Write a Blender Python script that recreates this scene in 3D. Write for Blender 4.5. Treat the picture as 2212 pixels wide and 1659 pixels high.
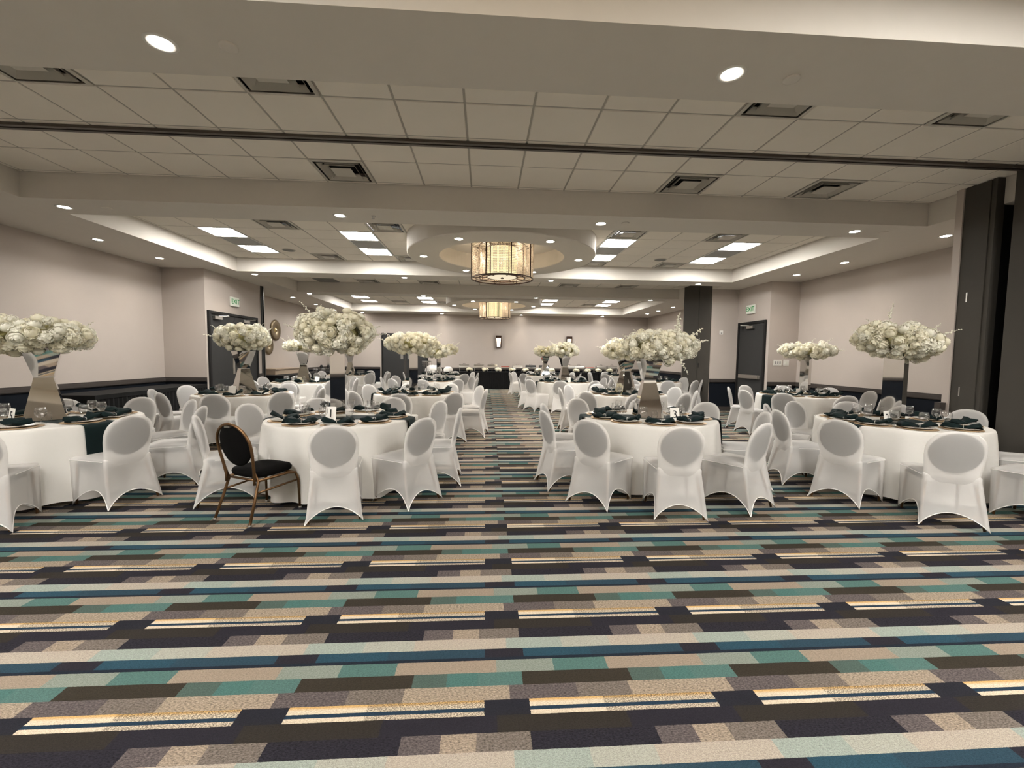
import bpy, math, random
from mathutils import Matrix, Vector
random.seed(7)
PI = math.pi
scene = bpy.context.scene
for o in list(bpy.data.objects):
    bpy.data.objects.remove(o, do_unlink=True)
COL = scene.collection

# ------------------------------------------------------------------ camera
EYE = 1.45
YAW, PITCH, ROLL, FPX = .0621841, .0651941, -.0113606, 924.0
def _cam():
    cy, sy, cp, sp = math.cos(YAW), math.sin(YAW), math.cos(PITCH), math.sin(PITCH)
    F = Vector((sy*cp, cy*cp, -sp)); r = Vector((cy, -sy, 0)); d = F.cross(r)
    cr, sr = math.cos(ROLL), math.sin(ROLL)
    X = r*cr + d*sr; D = -r*sr + d*cr
    cd = bpy.data.cameras.new('camera'); c = bpy.data.objects.new('camera', cd); COL.objects.link(c)
    m = Matrix((X, -D, -F)).transposed().to_4x4(); m.translation = (0, 0, EYE)
    c.matrix_world = m
    cd.sensor_fit = 'HORIZONTAL'; cd.sensor_width = 36.0; cd.lens = FPX/2212*36.0
    cd.clip_start = .05; cd.clip_end = 100
    scene.camera = c
_cam()
# ------------------------------------------------------------------ light levels
SPOT_W = 42.0          # each recessed downlight
PANEL_E = 52.0         # lay-in light panels
DL_E = 45.0            # visible downlight lens
CHAND_E = 1.3          # chandelier shade
w = bpy.data.worlds.new('world'); scene.world = w; w.use_nodes = True
w.node_tree.nodes['Background'].inputs[0].default_value = (.9, .85, .8, 1)
w.node_tree.nodes['Background'].inputs[1].default_value = 0.02
scene.view_settings.view_transform = 'Standard'
scene.view_settings.look = 'None'
scene.view_settings.exposure = 0.40
scene.view_settings.gamma = 1.0
scene.view_settings.use_curve_mapping = False
try:
    cy = scene.cycles
    cy.use_denoising = True; cy.max_bounces = 6; cy.diffuse_bounces = 3; cy.glossy_bounces = 3
    cy.use_adaptive_sampling = True; cy.adaptive_threshold = .06; cy.adaptive_min_samples = 16
    cy.transparent_max_bounces = 10; cy.sample_clamp_indirect = 4.0; cy.sample_clamp_direct = 0
    cy.caustics_reflective = False; cy.caustics_refractive = False; cy.use_light_tree = True
except Exception:
    pass

# ------------------------------------------------------------------ materials
def srgb(r, g, b):
    f = lambda c: (c/255)/12.92 if c/255 <= .04045 else (((c/255)+.055)/1.055)**2.4
    return (f(r), f(g), f(b), 1)
class NT:
    def __init__(s, name):
        s.m = bpy.data.materials.new(name); s.m.use_nodes = True; s.t = s.m.node_tree
        s.t.nodes.clear(); s.out = s.t.nodes.new('ShaderNodeOutputMaterial')
    def n(s, typ, **kw):
        x = s.t.nodes.new('ShaderNode'+typ)
        for k, v in kw.items(): setattr(x, k, v)
        return x
    def l(s, a, b): s.t.links.new(a, b)
    def math(s, op, a, b=None, c=None):
        x = s.n('Math', operation=op)
        for i, v in enumerate((a, b, c)):
            if v is None: continue
            if isinstance(v, (int, float)): x.inputs[i].default_value = v
            else: s.l(v, x.inputs[i])
        return x.outputs[0]
    def mix(s, fac, a, b):
        x = s.n('MixRGB')
        for i, v in ((0, fac), (1, a), (2, b)):
            if isinstance(v, (int, float)): x.inputs[i].default_value = v
            elif isinstance(v, tuple): x.inputs[i].default_value = v
            else: s.l(v, x.inputs[i])
        return x.outputs[0]
def mat(name, col, rough=.6, metal=0., var=.06, scale=8., bump=0., bscale=60., coat=0., stretch=None, sheen=0., spec=.3):
    t = NT(name); p = t.n('BsdfPrincipled'); t.l(p.outputs[0], t.out.inputs[0])
    p.inputs['Roughness'].default_value = rough; p.inputs['Metallic'].default_value = metal
    p.inputs['Coat Weight'].default_value = coat; p.inputs['Specular IOR Level'].default_value = spec if metal < .5 else .5
    if sheen: p.inputs['Sheen Weight'].default_value = sheen
    tc = t.n('TexCoord'); src = tc.outputs['Object']
    if stretch:
        mp = t.n('Mapping'); mp.inputs['Scale'].default_value = stretch; t.l(src, mp.inputs[0]); src = mp.outputs[0]
    nz = t.n('TexNoise'); nz.inputs['Scale'].default_value = scale; nz.inputs['Detail'].default_value = 3; t.l(src, nz.inputs[0])
    lo = tuple(max(0, c*(1-var)) for c in col[:3])+(1,); hi = tuple(min(1, c*(1+var)) for c in col[:3])+(1,)
    t.l(t.mix(nz.outputs[0], lo, hi), p.inputs['Base Color'])
    if bump:
        n2 = t.n('TexNoise'); n2.inputs['Scale'].default_value = bscale; t.l(src, n2.inputs[0])
        b = t.n('Bump'); b.inputs['Strength'].default_value = bump; b.inputs['Distance'].default_value = .004
        t.l(n2.outputs[0], b.inputs['Height']); t.l(b.outputs[0], p.inputs['Normal'])
    return t.m
def emit_mat(name, col, strength):
    t = NT(name); e = t.n('Emission'); e.inputs[0].default_value = col; e.inputs[1].default_value = strength
    t.l(e.outputs[0], t.out.inputs[0]); return t.m
def fabric_mat(name, col, transp, transl):
    t = NT(name); d = t.n('BsdfDiffuse'); tl = t.n('BsdfTranslucent'); tr = t.n('BsdfTransparent')
    tc = t.n('TexCoord'); nz = t.n('TexNoise'); nz.inputs['Scale'].default_value = 5; t.l(tc.outputs['Object'], nz.inputs[0])
    c = t.mix(nz.outputs[0], tuple(x*.96 for x in col[:3])+(1,), col)
    t.l(c, d.inputs[0]); t.l(c, tl.inputs[0])
    n2 = t.n('TexNoise'); n2.inputs['Scale'].default_value = 14; n2.inputs['Detail'].default_value = 1; t.l(tc.outputs['Object'], n2.inputs[0])
    b = t.n('Bump'); b.inputs['Strength'].default_value = .25; b.inputs['Distance'].default_value = .01
    t.l(n2.outputs[0], b.inputs['Height']); t.l(b.outputs[0], d.inputs['Normal'])
    a = t.n('MixShader'); a.inputs[0].default_value = transl; t.l(d.outputs[0], a.inputs[1]); t.l(tl.outputs[0], a.inputs[2])
    if transp > 0:
        e = t.n('MixShader'); e.inputs[0].default_value = transp; t.l(a.outputs[0], e.inputs[1]); t.l(tr.outputs[0], e.inputs[2])
        a = e
    t.l(a.outputs[0], t.out.inputs[0]); return t.m
def glass_mat(name, base, top, tint=(1, 1, 1, 1)):
    t = NT(name); lw = t.n('LayerWeight'); lw.inputs[0].default_value = .35
    g = t.n('BsdfGlossy'); g.inputs['Roughness'].default_value = .03; tr = t.n('BsdfTransparent'); tr.inputs[0].default_value = tint
    f = t.math('MULTIPLY_ADD', t.math('POWER', lw.outputs['Facing'], 2.2), top, base)
    m = t.n('MixShader'); t.l(f, m.inputs[0]); t.l(tr.outputs[0], m.inputs[1]); t.l(g.outputs[0], m.inputs[2])
    t.l(m.outputs[0], t.out.inputs[0]); return t.m

M = {}
M['wall'] = mat('wall_vinyl', srgb(184, 174, 166), .75, var=.03, scale=3, bump=.15, bscale=90)
M['navy'] = mat('wainscot_navy', srgb(22, 26, 33), .7, var=.06, bump=.1, spec=.12)
M['rail'] = mat('rail_grey', srgb(70, 65, 62), .6, var=.04, spec=.15)
M['soffit'] = mat('soffit_paint', srgb(218, 212, 203), .85, var=.02, bump=.05, bscale=200)
M['tile'] = mat('ceiling_tile', srgb(244, 237, 226), .9, var=.03, scale=2.5, bump=.12, bscale=140)
M['grid'] = mat('ceiling_grid', srgb(176, 170, 160), .6, var=.03)
M['darkmetal'] = mat('track_metal', srgb(96, 90, 84), .45, .6, var=.05)
M['slotblack'] = mat('track_slot', srgb(14, 13, 13), .8)
M['door'] = mat('door_grey', srgb(56, 56, 56), .6, var=.04, bump=.04, spec=.15)
M['doorframe'] = mat('door_frame', srgb(34, 33, 33), .6, spec=.15)
M['pocket'] = mat('pocket_door', srgb(72, 69, 64), .7, spec=.12, var=.05, scale=4, bump=.1)
M['pocketdark'] = mat('pocket_inside', srgb(18, 16, 15), .9)
M['steel'] = mat('brushed_steel', srgb(190, 188, 184), .3, 1., var=.05)
M['mirror'] = mat('mirror_glass', srgb(218, 216, 212), .03, 1., var=.02)
M['white'] = mat('white_paint', srgb(228, 226, 220), .5, var=.02)
M['vent'] = mat('vent_metal', srgb(200, 195, 185), .5, var=.03)
M['ventdark'] = mat('vent_inside', srgb(26, 25, 24), .9)
M['lensoff'] = mat('panel_lens_off', srgb(150, 150, 148), .4, var=.03)
M['greypanel'] = mat('grey_return', srgb(128, 126, 122), .7, var=.06)
M['panel'] = emit_mat('panel_lens', (1, .975, .93, 1), PANEL_E)
M['dlens'] = emit_mat('downlight_lens', (1, .93, .82, 1), DL_E)
M['cover'] = fabric_mat('spandex_white', (.97, .945, .915, 1), .45, .26)
M['pad'] = mat('chair_pad_black', srgb(9, 8, 8), .95, var=.2, scale=60, bump=.3, bscale=300)
M['pad'].node_tree.nodes['Principled BSDF'].inputs['Specular IOR Level'].default_value = .12
M['brownmetal'] = mat('chair_frame_bronze', srgb(112, 84, 56), .38, .75, var=.12, scale=20)
M['hem'] = fabric_mat('spandex_hem', (.97, .945, .915, 1), 0., .2)
M['cloth'] = fabric_mat('tablecloth_white', (.76, .735, .69, 1), 0., .12)
M['green'] = mat('napkin_green', srgb(6, 24, 25), .8, var=.25, scale=25, bump=.3, bscale=120)
M['green'].node_tree.nodes['Principled BSDF'].inputs['Specular IOR Level'].default_value = .2
M['plate'] = mat('plate_china', srgb(232, 229, 222), .18, var=.01)
M['gold'] = mat('placemat_gold_lace', srgb(186, 160, 128), .5, .35, var=.35, scale=220)
M['glass'] = glass_mat('goblet_glass', .09, .85)
M['acrylic'] = glass_mat('acrylic_clear', .05, .5)
M['paper'] = mat('card_paper', srgb(240, 237, 230), .7, var=.02)
M['ink'] = mat('card_ink', srgb(40, 40, 42), .7)
M['wood'] = mat('table_wood', srgb(120, 92, 66), .5, var=.2, scale=6, stretch=(1, 12, 12))
M['petal'] = fabric_mat('petal_cream', (.98, .935, .76, 1), 0., .22)
M['petal2'] = fabric_mat('petal_white', (.98, .955, .83, 1), 0., .22)
M['leaf'] = mat('foliage', srgb(190, 182, 130), .7, var=.25, scale=12)
M['stem'] = mat('stem', srgb(150, 156, 104), .7, var=.2)
M['skirt'] = mat('skirt_black', srgb(10, 10, 11), .9, var=.2)
M['bronze'] = mat('chandelier_bronze', srgb(52, 34, 26), .4, .6)
M['shade'] = emit_mat('chandelier_shade', (1, .80, .42, 1), CHAND_E)
M['diff'] = emit_mat('chandelier_diffuser', (1, .86, .62, 1), CHAND_E*.55)
M['crystal'] = mat('crystal_bead', srgb(236, 220, 206), .25, .1, var=.25, scale=120)
M['tan'] = mat('tan_laminate', srgb(178, 160, 140), .5, var=.06)
M['disc'] = mat('art_disc', srgb(126, 112, 88), .35, .7, var=.2, scale=30)
M['brass'] = mat('art_brass', srgb(222, 200, 150), .25, .9)
M['black'] = mat('black_plastic', srgb(22, 22, 22), .45)
M['exitw'] = mat('exit_housing', srgb(226, 228, 218), .5)
M['exitg'] = emit_mat('exit_green', srgb(40, 160, 80), .55)
M['sconce'] = emit_mat('sconce_glass', (1, .84, .62, 1), 3.0)
M['food'] = mat('food_red', srgb(150, 60, 45), .6, var=.4, scale=40)

def carpet():
    t = NT('carpet_pattern'); p = t.n('BsdfPrincipled'); t.l(p.outputs[0], t.out.inputs[0])
    p.inputs['Roughness'].default_value = .95; p.inputs['Specular IOR Level'].default_value = .1
    tc = t.n('TexCoord'); sp = t.n('SeparateXYZ'); t.l(tc.outputs['Object'], sp.inputs[0])
    PX, PY, Y0, X0 = .985, .631, 1.48, -.79
    wob = t.n('TexNoise'); wob.inputs['Scale'].default_value = 120; t.l(tc.outputs['Object'], wob.inputs[0])
    jit = t.math('MULTIPLY', t.math('SUBTRACT', wob.outputs[0], .5), .008)
    fx = t.math('FRACT', t.math('DIVIDE', t.math('SUBTRACT', t.math('ADD', sp.outputs[0], jit), X0), PX))
    v = t.math('MULTIPLY', t.math('FRACT', t.math('DIVIDE', t.math('SUBTRACT', t.math('ADD', sp.outputs[1], t.math('MULTIPLY', jit, .4)), Y0), PY)), 8.0)
    fy = t.math('FRACT', v)
    C = dict(navy=(35, 33, 39), navy2=(32, 32, 38), olive=(42, 38, 34), oliveb=(47, 42, 35), spk=(80, 73, 72), spk2=(97, 89, 82),
             taupe=(130, 117, 103), taupe2=(133, 120, 105), teal=(70, 96, 91), teal2=(64, 94, 89), dteal=(66, 80, 74),
             gteal=(114, 120, 111), blue=(37, 62, 74), blue2=(38, 57, 68), lt=(131, 138, 130), lg=(143, 142, 132), lt2=(150, 140, 128),
             gold=(176, 142, 90), cream=(184, 170, 150), line=(30, 46, 60))
    S = {k: srgb(*v_) for k, v_ in C.items()}
    def ramp(stops):
        r = t.n('ValToRGB'); cr = r.color_ramp; cr.interpolation = 'CONSTANT'
        st = [(a/PX, c) for a, c in stops]
        cr.elements[0].position = 0; cr.elements[0].color = S[st[0][1]]
        cr.elements[1].position = st[1][0]; cr.elements[1].color = S[st[1][1]]
        for a, c in st[2:]:
            e = cr.elements.new(a); e.color = S[c]
        t.l(fx, r.inputs[0]); return r.outputs[0]
    rows = [
        ramp([(0, 'navy'), (.48, 'spk'), (.629, 'taupe'), (.765, 'spk2'), (.972, 'navy')]),
        ramp([(0, 'olive'), (.389, 'navy'), (.845, 'olive')]),
        None,
        ramp([(0, 'spk'), (.212, 'spk2'), (.447, 'taupe2'), (.903, 'spk')]),
        ramp([(0, 'oliveb'), (.476, 'dteal'), (.627, 'teal2'), (.765, 'teal'), (.965, 'oliveb')]),
        ramp([(0, 'gteal'), (.131, 'teal'), (.385, 'taupe'), (.849, 'gteal')]),
        ramp([(0, 'blue'), (.329, 'blue2'), (.795, 'navy')]),
        ramp([(0, 'lt'), (.199, 'lg'), (.443, 'lt2'), (.904, 'lt')])]
    # striped gold row
    yr = t.n('ValToRGB'); yr.color_ramp.interpolation = 'LINEAR'
    els = [(0, 'cream'), (.26, 'cream'), (.28, 'line'), (.50, 'line'), (.52, 'cream'), (.74, 'cream'), (.92, 'gold'), (1, 'gold')]
    yr.color_ramp.elements[0].position = 0; yr.color_ramp.elements[0].color = S['cream']
    yr.color_ramp.elements[1].position = 1; yr.color_ramp.elements[1].color = S['gold']
    for a, c in els[1:-1]:
        e = yr.color_ramp.elements.new(a); e.color = S[c]
    t.l(fy, yr.inputs[0])
    sp2 = t.n('TexNoise'); sp2.inputs['Scale'].default_value = 150; sp2.inputs['Detail'].default_value = 2
    mp = t.n('Mapping'); mp.inputs['Scale'].default_value = (1, 2.2, 1); t.l(tc.outputs['Object'], mp.inputs[0]); t.l(mp.outputs[0], sp2.inputs[0])
    spk = t.math('GREATER_THAN', sp2.outputs[0], .5)
    islineA = t.math('MULTIPLY', t.math('GREATER_THAN', fy, .27), t.math('LESS_THAN', fy, .51))
    inmid = t.math('GREATER_THAN', fx, .315/PX)
    dark = t.math('MULTIPLY', t.math('MULTIPLY', inmid, spk), t.math('SUBTRACT', 1.0, islineA))
    yc = t.mix(t.math('MULTIPLY', dark, .72), yr.outputs[0], S['oliveb'])
    yc = t.mix(t.math('GREATER_THAN', fx, .795/PX), yc, S['navy2'])
    rows[2] = yc
    # dark line at foot of the blue row
    rows[6] = t.mix(t.math('LESS_THAN', fy, .25), rows[6], srgb(28, 33, 42))
    c = rows[0]
    for i in range(1, 8):
        c = t.mix(t.math('GREATER_THAN', v, float(i)), c, rows[i])
    # pile speckle
    n1 = t.n('TexNoise'); n1.inputs['Scale'].default_value = 260; n1.inputs['Detail'].default_value = 2; t.l(mp.outputs[0], n1.inputs[0])
    n3 = t.n('TexNoise'); n3.inputs['Scale'].default_value = 95; n3.inputs['Detail'].default_value = 1; t.l(mp.outputs[0], n3.inputs[0])
    r0 = t.math('LESS_THAN', v, 1.0); r3 = t.math('MULTIPLY', t.math('GREATER_THAN', v, 3.0), t.math('LESS_THAN', v, 4.0))
    st = t.math('MULTIPLY_ADD', t.math('ADD', r0, r3), 1.3, .75)
    f = t.math('MULTIPLY_ADD', t.math('SUBTRACT', n1.outputs[0], .5), 1.6, t.math('MULTIPLY_ADD', t.math('SUBTRACT', n3.outputs[0], .5), st, 1.0))
    f = t.math('MAXIMUM', f, .15)
    mul = t.n('MixRGB', blend_type='MULTIPLY'); mul.inputs[0].default_value = 1.0
    cc = t.n('CombineXYZ'); [t.l(f, cc.inputs[i]) for i in range(3)]
    t.l(c, mul.inputs[1]); t.l(cc.outputs[0], mul.inputs[2])
    t.l(mul.outputs[0], p.inputs['Base Color'])
    b = t.n('Bump'); b.inputs['Strength'].default_value = .5; b.inputs['Distance'].default_value = .004
    t.l(n1.outputs[0], b.inputs['Height']); t.l(b.outputs[0], p.inputs['Normal'])
    return t.m
M['carpet'] = carpet()

# ------------------------------------------------------------------ mesh helpers
class MB:
    def __init__(s): s.v = []; s.f = []
    def add(s, vs, fs):
        k = len(s.v); s.v += [tuple(x) for x in vs]; s.f += [tuple(i+k for i in q) for q in fs]; return s
    def box(s, x0, x1, y0, y1, z0, z1):
        return s.add([(x0,y0,z0),(x1,y0,z0),(x1,y1,z0),(x0,y1,z0),(x0,y0,z1),(x1,y0,z1),(x1,y1,z1),(x0,y1,z1)],
                     [(0,3,2,1),(4,5,6,7),(0,1,5,4),(1,2,6,5),(2,3,7,6),(3,0,4,7)])
    def lathe(s, prof, n=16, cx=0, cy=0, cz=0, cap0=False, cap1=False):
        vs = []; fs = []
        for r, z in prof:
            for i in range(n):
                a = 2*PI*i/n; vs.append((cx+r*math.cos(a), cy+r*math.sin(a), cz+z))
        for j in range(len(prof)-1):
            for i in range(n):
                fs.append((j*n+i, j*n+(i+1) % n, (j+1)*n+(i+1) % n, (j+1)*n+i))
        if cap0: fs.append(tuple(range(n-1, -1, -1)))
        if cap1: fs.append(tuple((len(prof)-1)*n+i for i in range(n)))
        return s.add(vs, fs)
    def tube(s, pts, r, n=6, cap=True):
        P = [Vector(p) for p in pts]; vs = []; fs = []
        rr = r if isinstance(r, (list, tuple)) else [r]*len(P)
        up = Vector((0, 0, 1))
        for i, p in enumerate(P):
            d = (P[min(i+1, len(P)-1)]-P[max(i-1, 0)]).normalized()
            a = d.cross(up)
            if a.length < .05: a = d.cross(Vector((1, 0, 0)))
            a.normalize(); b = d.cross(a).normalized()
            for k in range(n):
                t = 2*PI*k/n; q = p+(a*math.cos(t)+b*math.sin(t))*rr[i]; vs.append(q)
        for j in range(len(P)-1):
            for k in range(n):
                fs.append((j*n+k, (j+1)*n+k, (j+1)*n+(k+1) % n, j*n+(k+1) % n))
        if cap:
            fs.append(tuple(range(n))); fs.append(tuple((len(P)-1)*n+k for k in range(n-1, -1, -1)))
        return s.add(vs, fs)
    def grid(s, rowsv, close=False):
        n = len(rowsv[0]); vs = [p for r in rowsv for p in r]; fs = []
        for j in range(len(rowsv)-1):
            for i in range(n if close else n-1):
                fs.append((j*n+i, j*n+(i+1) % n, (j+1)*n+(i+1) % n, (j+1)*n+i))
        return s.add(vs, fs)
    def mesh(s, name, m, smooth=False):
        me = bpy.data.meshes.new(name); me.from_pydata([tuple(p) for p in s.v], [], s.f); me.validate()
        me.materials.append(M[m] if isinstance(m, str) else m)
        if smooth:
            me.polygons.foreach_set('use_smooth', [True]*len(me.polygons))
        me.update(); return me
    def build(s, name, m, parent=None, smooth=False, loc=None, bevel=0):
        return put(s.mesh(name, m, smooth), name, parent, loc, bevel=bevel)
def put(me, name, parent=None, loc=None, rot=None, scale=None, bevel=0):
    o = bpy.data.objects.new(name, me); COL.objects.link(o)
    if parent is not None: o.parent = parent
    if loc is not None: o.location = loc
    if rot is not None: o.rotation_euler = rot
    if scale is not None: o.scale = scale
    if bevel:
        b = o.modifiers.new('bevel', 'BEVEL'); b.width = bevel; b.segments = 2; b.limit_method = 'ANGLE'
    return o
def empty(name, loc=(0, 0, 0), rz=0.):
    o = bpy.data.objects.new(name, None); COL.objects.link(o); o.location = loc; o.rotation_euler = (0, 0, rz)
    o.empty_display_size = .1; return o
def tag(o, label, cat=None, group=None, kind=None):
    if label: o['label'] = label
    if cat: o['category'] = cat
    if group: o['group'] = group
    if kind: o['kind'] = kind
    return o
def struct(o, label): return tag(o, label, kind='structure')

# ------------------------------------------------------------------ room dimensions (metres)
ZS, ZC, ZT = 3.34, 3.65, 3.95
XL, XR, YB, YE = -7.27, 7.70, -3.0, 20.1
TXL, TXR = -5.76, 6.10                 # tray opening
SXL, SXR = -5.75, 6.20                 # partition slot opening
# (y0, y1, x0, x1) openings through the soffit
OPEN = [(-1.40, 2.51, TXL, TXR), (3.18, 5.79, SXL, SXR), (6.42, 10.42, TXL, TXR),
        (11.02, 13.58, SXL, SXR), (14.22, 18.98, TXL, TXR)]
RAIL = .885

# floor
struct(MB().box(XL-.2, XR+.2, YB-.2, YE+.2, -.12, 0).build('floor', 'carpet'), 'striped patchwork carpet in navy, teal, taupe and gold')
# soffit with its openings
sb = MB(); y = YB-.1
for (a, b, x0, x1) in OPEN:
    sb.box(XL-.1, XR+.1, y, a, ZS, ZT); sb.box(XL-.1, x0, a, b, ZS, ZT); sb.box(x1, XR+.1, a, b, ZS, ZT); y = b
sb.box(XL-.1, XR+.1, y, YE+.1, ZS, ZT)
struct(sb.build('ceiling', 'soffit'), 'pale grey plaster soffit with recessed trays')

# walls -------------------------------------------------------------
def wall(name, label, a, b, side, skip=(), rail=True, z1=ZS, mt='wall'):
    """a,b = (x,y) ends of the room face; side = unit vector pointing into the room"""
    ax, ay = a; bx, by = b; sx, sy = side
    def strip(mb, f0, f1, z0, z1_, d0, d1):
        p0 = (ax+(bx-ax)*f0, ay+(by-ay)*f0); p1 = (ax+(bx-ax)*f1, ay+(by-ay)*f1)
        xs = sorted([p0[0]+sx*d0, p1[0]+sx*d1]); ys = sorted([p0[1]+sy*d0, p1[1]+sy*d1])
        if sx: xs = sorted([ax+sx*d0, ax+sx*d1])
        if sy: ys = sorted([ay+sy*d0, ay+sy*d1])
        mb.box(xs[0], xs[1], ys[0], ys[1], z0, z1_)
    m = MB(); strip(m, 0, 1, 0, z1, -.12, 0); o = struct(m.build(name, mt), label)
    if rail:
        L = math.hypot(bx-ax, by-ay); cuts = sorted(skip); segs = []; t = 0
        for c0, c1 in cuts:
            if c0 > t: segs.append((t/L, c0/L))
            t = max(t, c1)
        if t < L: segs.append((t/L, 1))
        for f0, f1 in segs:
            m = MB(); strip(m, f0, f1, 0, RAIL-.09, 0, .004); m.build('wainscot', 'navy', o)
            m = MB(); strip(m, f0, f1, RAIL-.1, RAIL, 0, .028); strip(m, f0, f1, RAIL-.085, RAIL-.03, .0, .04); m.build('chair_rail', 'rail', o)
            m = MB(); strip(m, f0, f1, 0, .11, 0, .018); m.build('baseboard', 'rail', o)
    return o
WLX, WLY0, WLY1 = -6.35, 10.18, 12.62      # left wing (double door)
WRX, WRY0 = 6.95, 10.16                    # right wing (single door)
CX, CY0, CY1 = 6.20, 11.50, 13.15          # far pocket closet
NX, NY1 = 6.10, 5.33                       # near pocket closet
wall('wall_left', 'beige left wall with navy wainscot below grey rail', (XL, YB), (XL, WLY0), (1, 0))
wall('wall_left_wing', 'beige wall return before the double doors', (XL, WLY0), (WLX, WLY0), (0, -1))
wall('wall_left_doors', 'beige wall holding the grey double doors', (WLX, WLY0+.12), (WLX, WLY1), (1, 0), skip=[(0, 2.06)])
wall('wall_left_far', 'beige left wall of the far bay with metal discs', (XL, WLY1), (XL, YE), (1, 0))
wall('wall_end', 'beige end wall with two sconces and double doors', (XL, YE), (XR, YE), (0, -1), skip=[(2.42, 4.62)])
wall('wall_right', 'beige right wall with navy wainscot below grey rail', (XR, NY1), (XR, WRY0), (-1, 0))
wall('wall_right_wing', 'beige wall return with light switches', (WRX, WRY0), (XR, WRY0), (0, -1))
wall('wall_right_door', 'beige wall holding the single grey exit door', (WRX, WRY0+.12), (WRX, CY0), (-1, 0), skip=[(0, 1.16)])
wall('wall_right_closet', 'beige wall strip with thermostat beside grey pocket doors', (CX, CY0), (WRX, CY0), (0, -1))
wall('wall_right_far', 'beige right wall of the far bay', (XR, CY1), (XR, YE), (-1, 0))
wall('wall_back', 'beige wall behind the viewpoint', (XL, YB), (XR, YB), (0, 1))
wall('wall_right_near', 'beige right wall of the near bay', (XR, YB), (XR, 3.57), (-1, 0))

# ceilings of tiles ---------------------------------------------------
TL = .61
tile_cache = {}
def tile_mesh(wx, wy):
    k = (round(wx, 3), round(wy, 3))
    if k not in tile_cache:
        h = .006; e = .006
        mb = MB()
        mb.add([(e, e, 0), (wx-e, e, 0), (wx-e, wy-e, 0), (e, wy-e, 0), (0, 0, h), (wx, 0, h), (wx, wy, h), (0, wy, h), (0, 0, .018), (wx, 0, .018), (wx, wy, .018), (0, wy, .018)],
               [(0, 3, 2, 1), (0, 1, 5, 4), (1, 2, 6, 5), (2, 3, 7, 6), (3, 0, 4, 7), (4, 5, 9, 8), (5, 6, 10, 9), (6, 7, 11, 10), (7, 4, 8, 11), (8, 9, 10, 11)])
        tile_cache[k] = mb.mesh('tile', 'tile')
    return tile_cache[k]
def tile_field(label, zone, gx, gy, skip, plain_to=None):
    y0, y1, x0, x1 = zone
    g = .020
    xs = sorted({x0, x1} | {gx+TL*k for k in range(-40, 40) if x0+.03 < gx+TL*k < x1-.03})
    ys = sorted({y0, y1} | {gy+TL*k for k in range(-40, 60) if y0+.03 < gy+TL*k < y1-.03})
    gb = MB()
    for q in xs: gb.box(q-.016, q+.016, y0, y1, ZC+.006, ZC+.02)
    for q in ys: gb.box(x0, x1, q-.016, q+.016, ZC+.0055, ZC+.021)
    base = gb.build('ceiling', 'grid'); struct(base, label)
    MB().box(x0-.02, x1+.02, y0-.02, y1+.02, ZT-.03, ZT-.01).build('light_stop_lid', 'ventdark', base)  # dark lid added above the tiles to stop light leaking in
    if plain_to: MB().box(x0, x1, y0, plain_to+.3, ZC+.003, ZC+.005).build('plain_panel', 'tile', base)
    for i in range(len(xs)-1):
        for j in range(len(ys)-1):
            cx_, cy_ = (xs[i]+xs[i+1])/2, (ys[j]+ys[j+1])/2
            if any(abs(cx_-sx) < .3 and abs(cy_-sy) < .3 for sx, sy in skip): continue
            if plain_to and cy_ < plain_to: continue
            put(tile_mesh(xs[i+1]-xs[i]-g, ys[j+1]-ys[j]-g), 'tile', base, (xs[i]+g/2, ys[j]+g/2, ZC))
    return base
GX_S, GX_T = -.2, -5.10
sx_ = lambda k: GX_S+TL*(k+.5)
tx_ = lambda k: GX_T+TL*(k+.5)
slot1_y = lambda j: 3.30+TL*(j+.5)
vents = []      # (x, y, label)
for k, j, l in [(-3, 3, 'square ceiling vent past the track, left of the aisle'), (4, 3, 'square ceiling vent past the track, right of the aisle'), (7, 3, 'square ceiling vent past the track, nearest the pocket closet'),
                (-6, 0, 'square ceiling vent before the track at far left'), (-3, 0, 'square ceiling vent before the track, left of centre'), (4, 0, 'square ceiling vent before the track, right of centre'), (7, 0, 'square ceiling vent before the track at far right')]:
    vents.append((sx_(k), slot1_y(j), l))
t2y = lambda j: 6.76+TL*(j+.5)
for k, j, l in [(2, 1, 'square vent in chandelier bay tray, near left'), (5, 1, 'square vent in chandelier bay tray, left of the ring near side'), (12, 1, 'square vent in chandelier bay tray, right of the ring near side'), (15, 1, 'square vent in chandelier bay tray, near right'),
                (2, 5, 'square vent in chandelier bay tray, far left'), (5, 5, 'square vent in chandelier bay tray, left of the ring far side'), (12, 5, 'square vent in chandelier bay tray, right of the ring far side'), (15, 5, 'square vent in chandelier bay tray, far right')]:
    vents.append((tx_(k), t2y(j), l))
S2Y = 13.27
for k, l in [(-6, 'small dark vent over the far partition track at far left'), (-3, 'small dark vent over the far partition track, left of centre'), (4, 'small dark vent over the far partition track, right of centre'), (7, 'small dark vent over the far partition track at far right')]:
    vents.append((sx_(k), S2Y, l))
t3y = lambda j: 14.78+TL*(j+.5)
for k, l in [(2, 'small vent in the last bay tray, far left'), (5, 'small vent in the last bay tray, left of the ring'), (12, 'small vent in the last bay tray, right of the ring'), (15, 'small vent in the last bay tray, far right')]:
    vents.append((tx_(k), t3y(5), l))
panels = []     # (x, y, on, label)
PC = [(0, 'far left'), (4, 'left of the ring'), (12, 'right of the ring'), (16, 'far right')]
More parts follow.
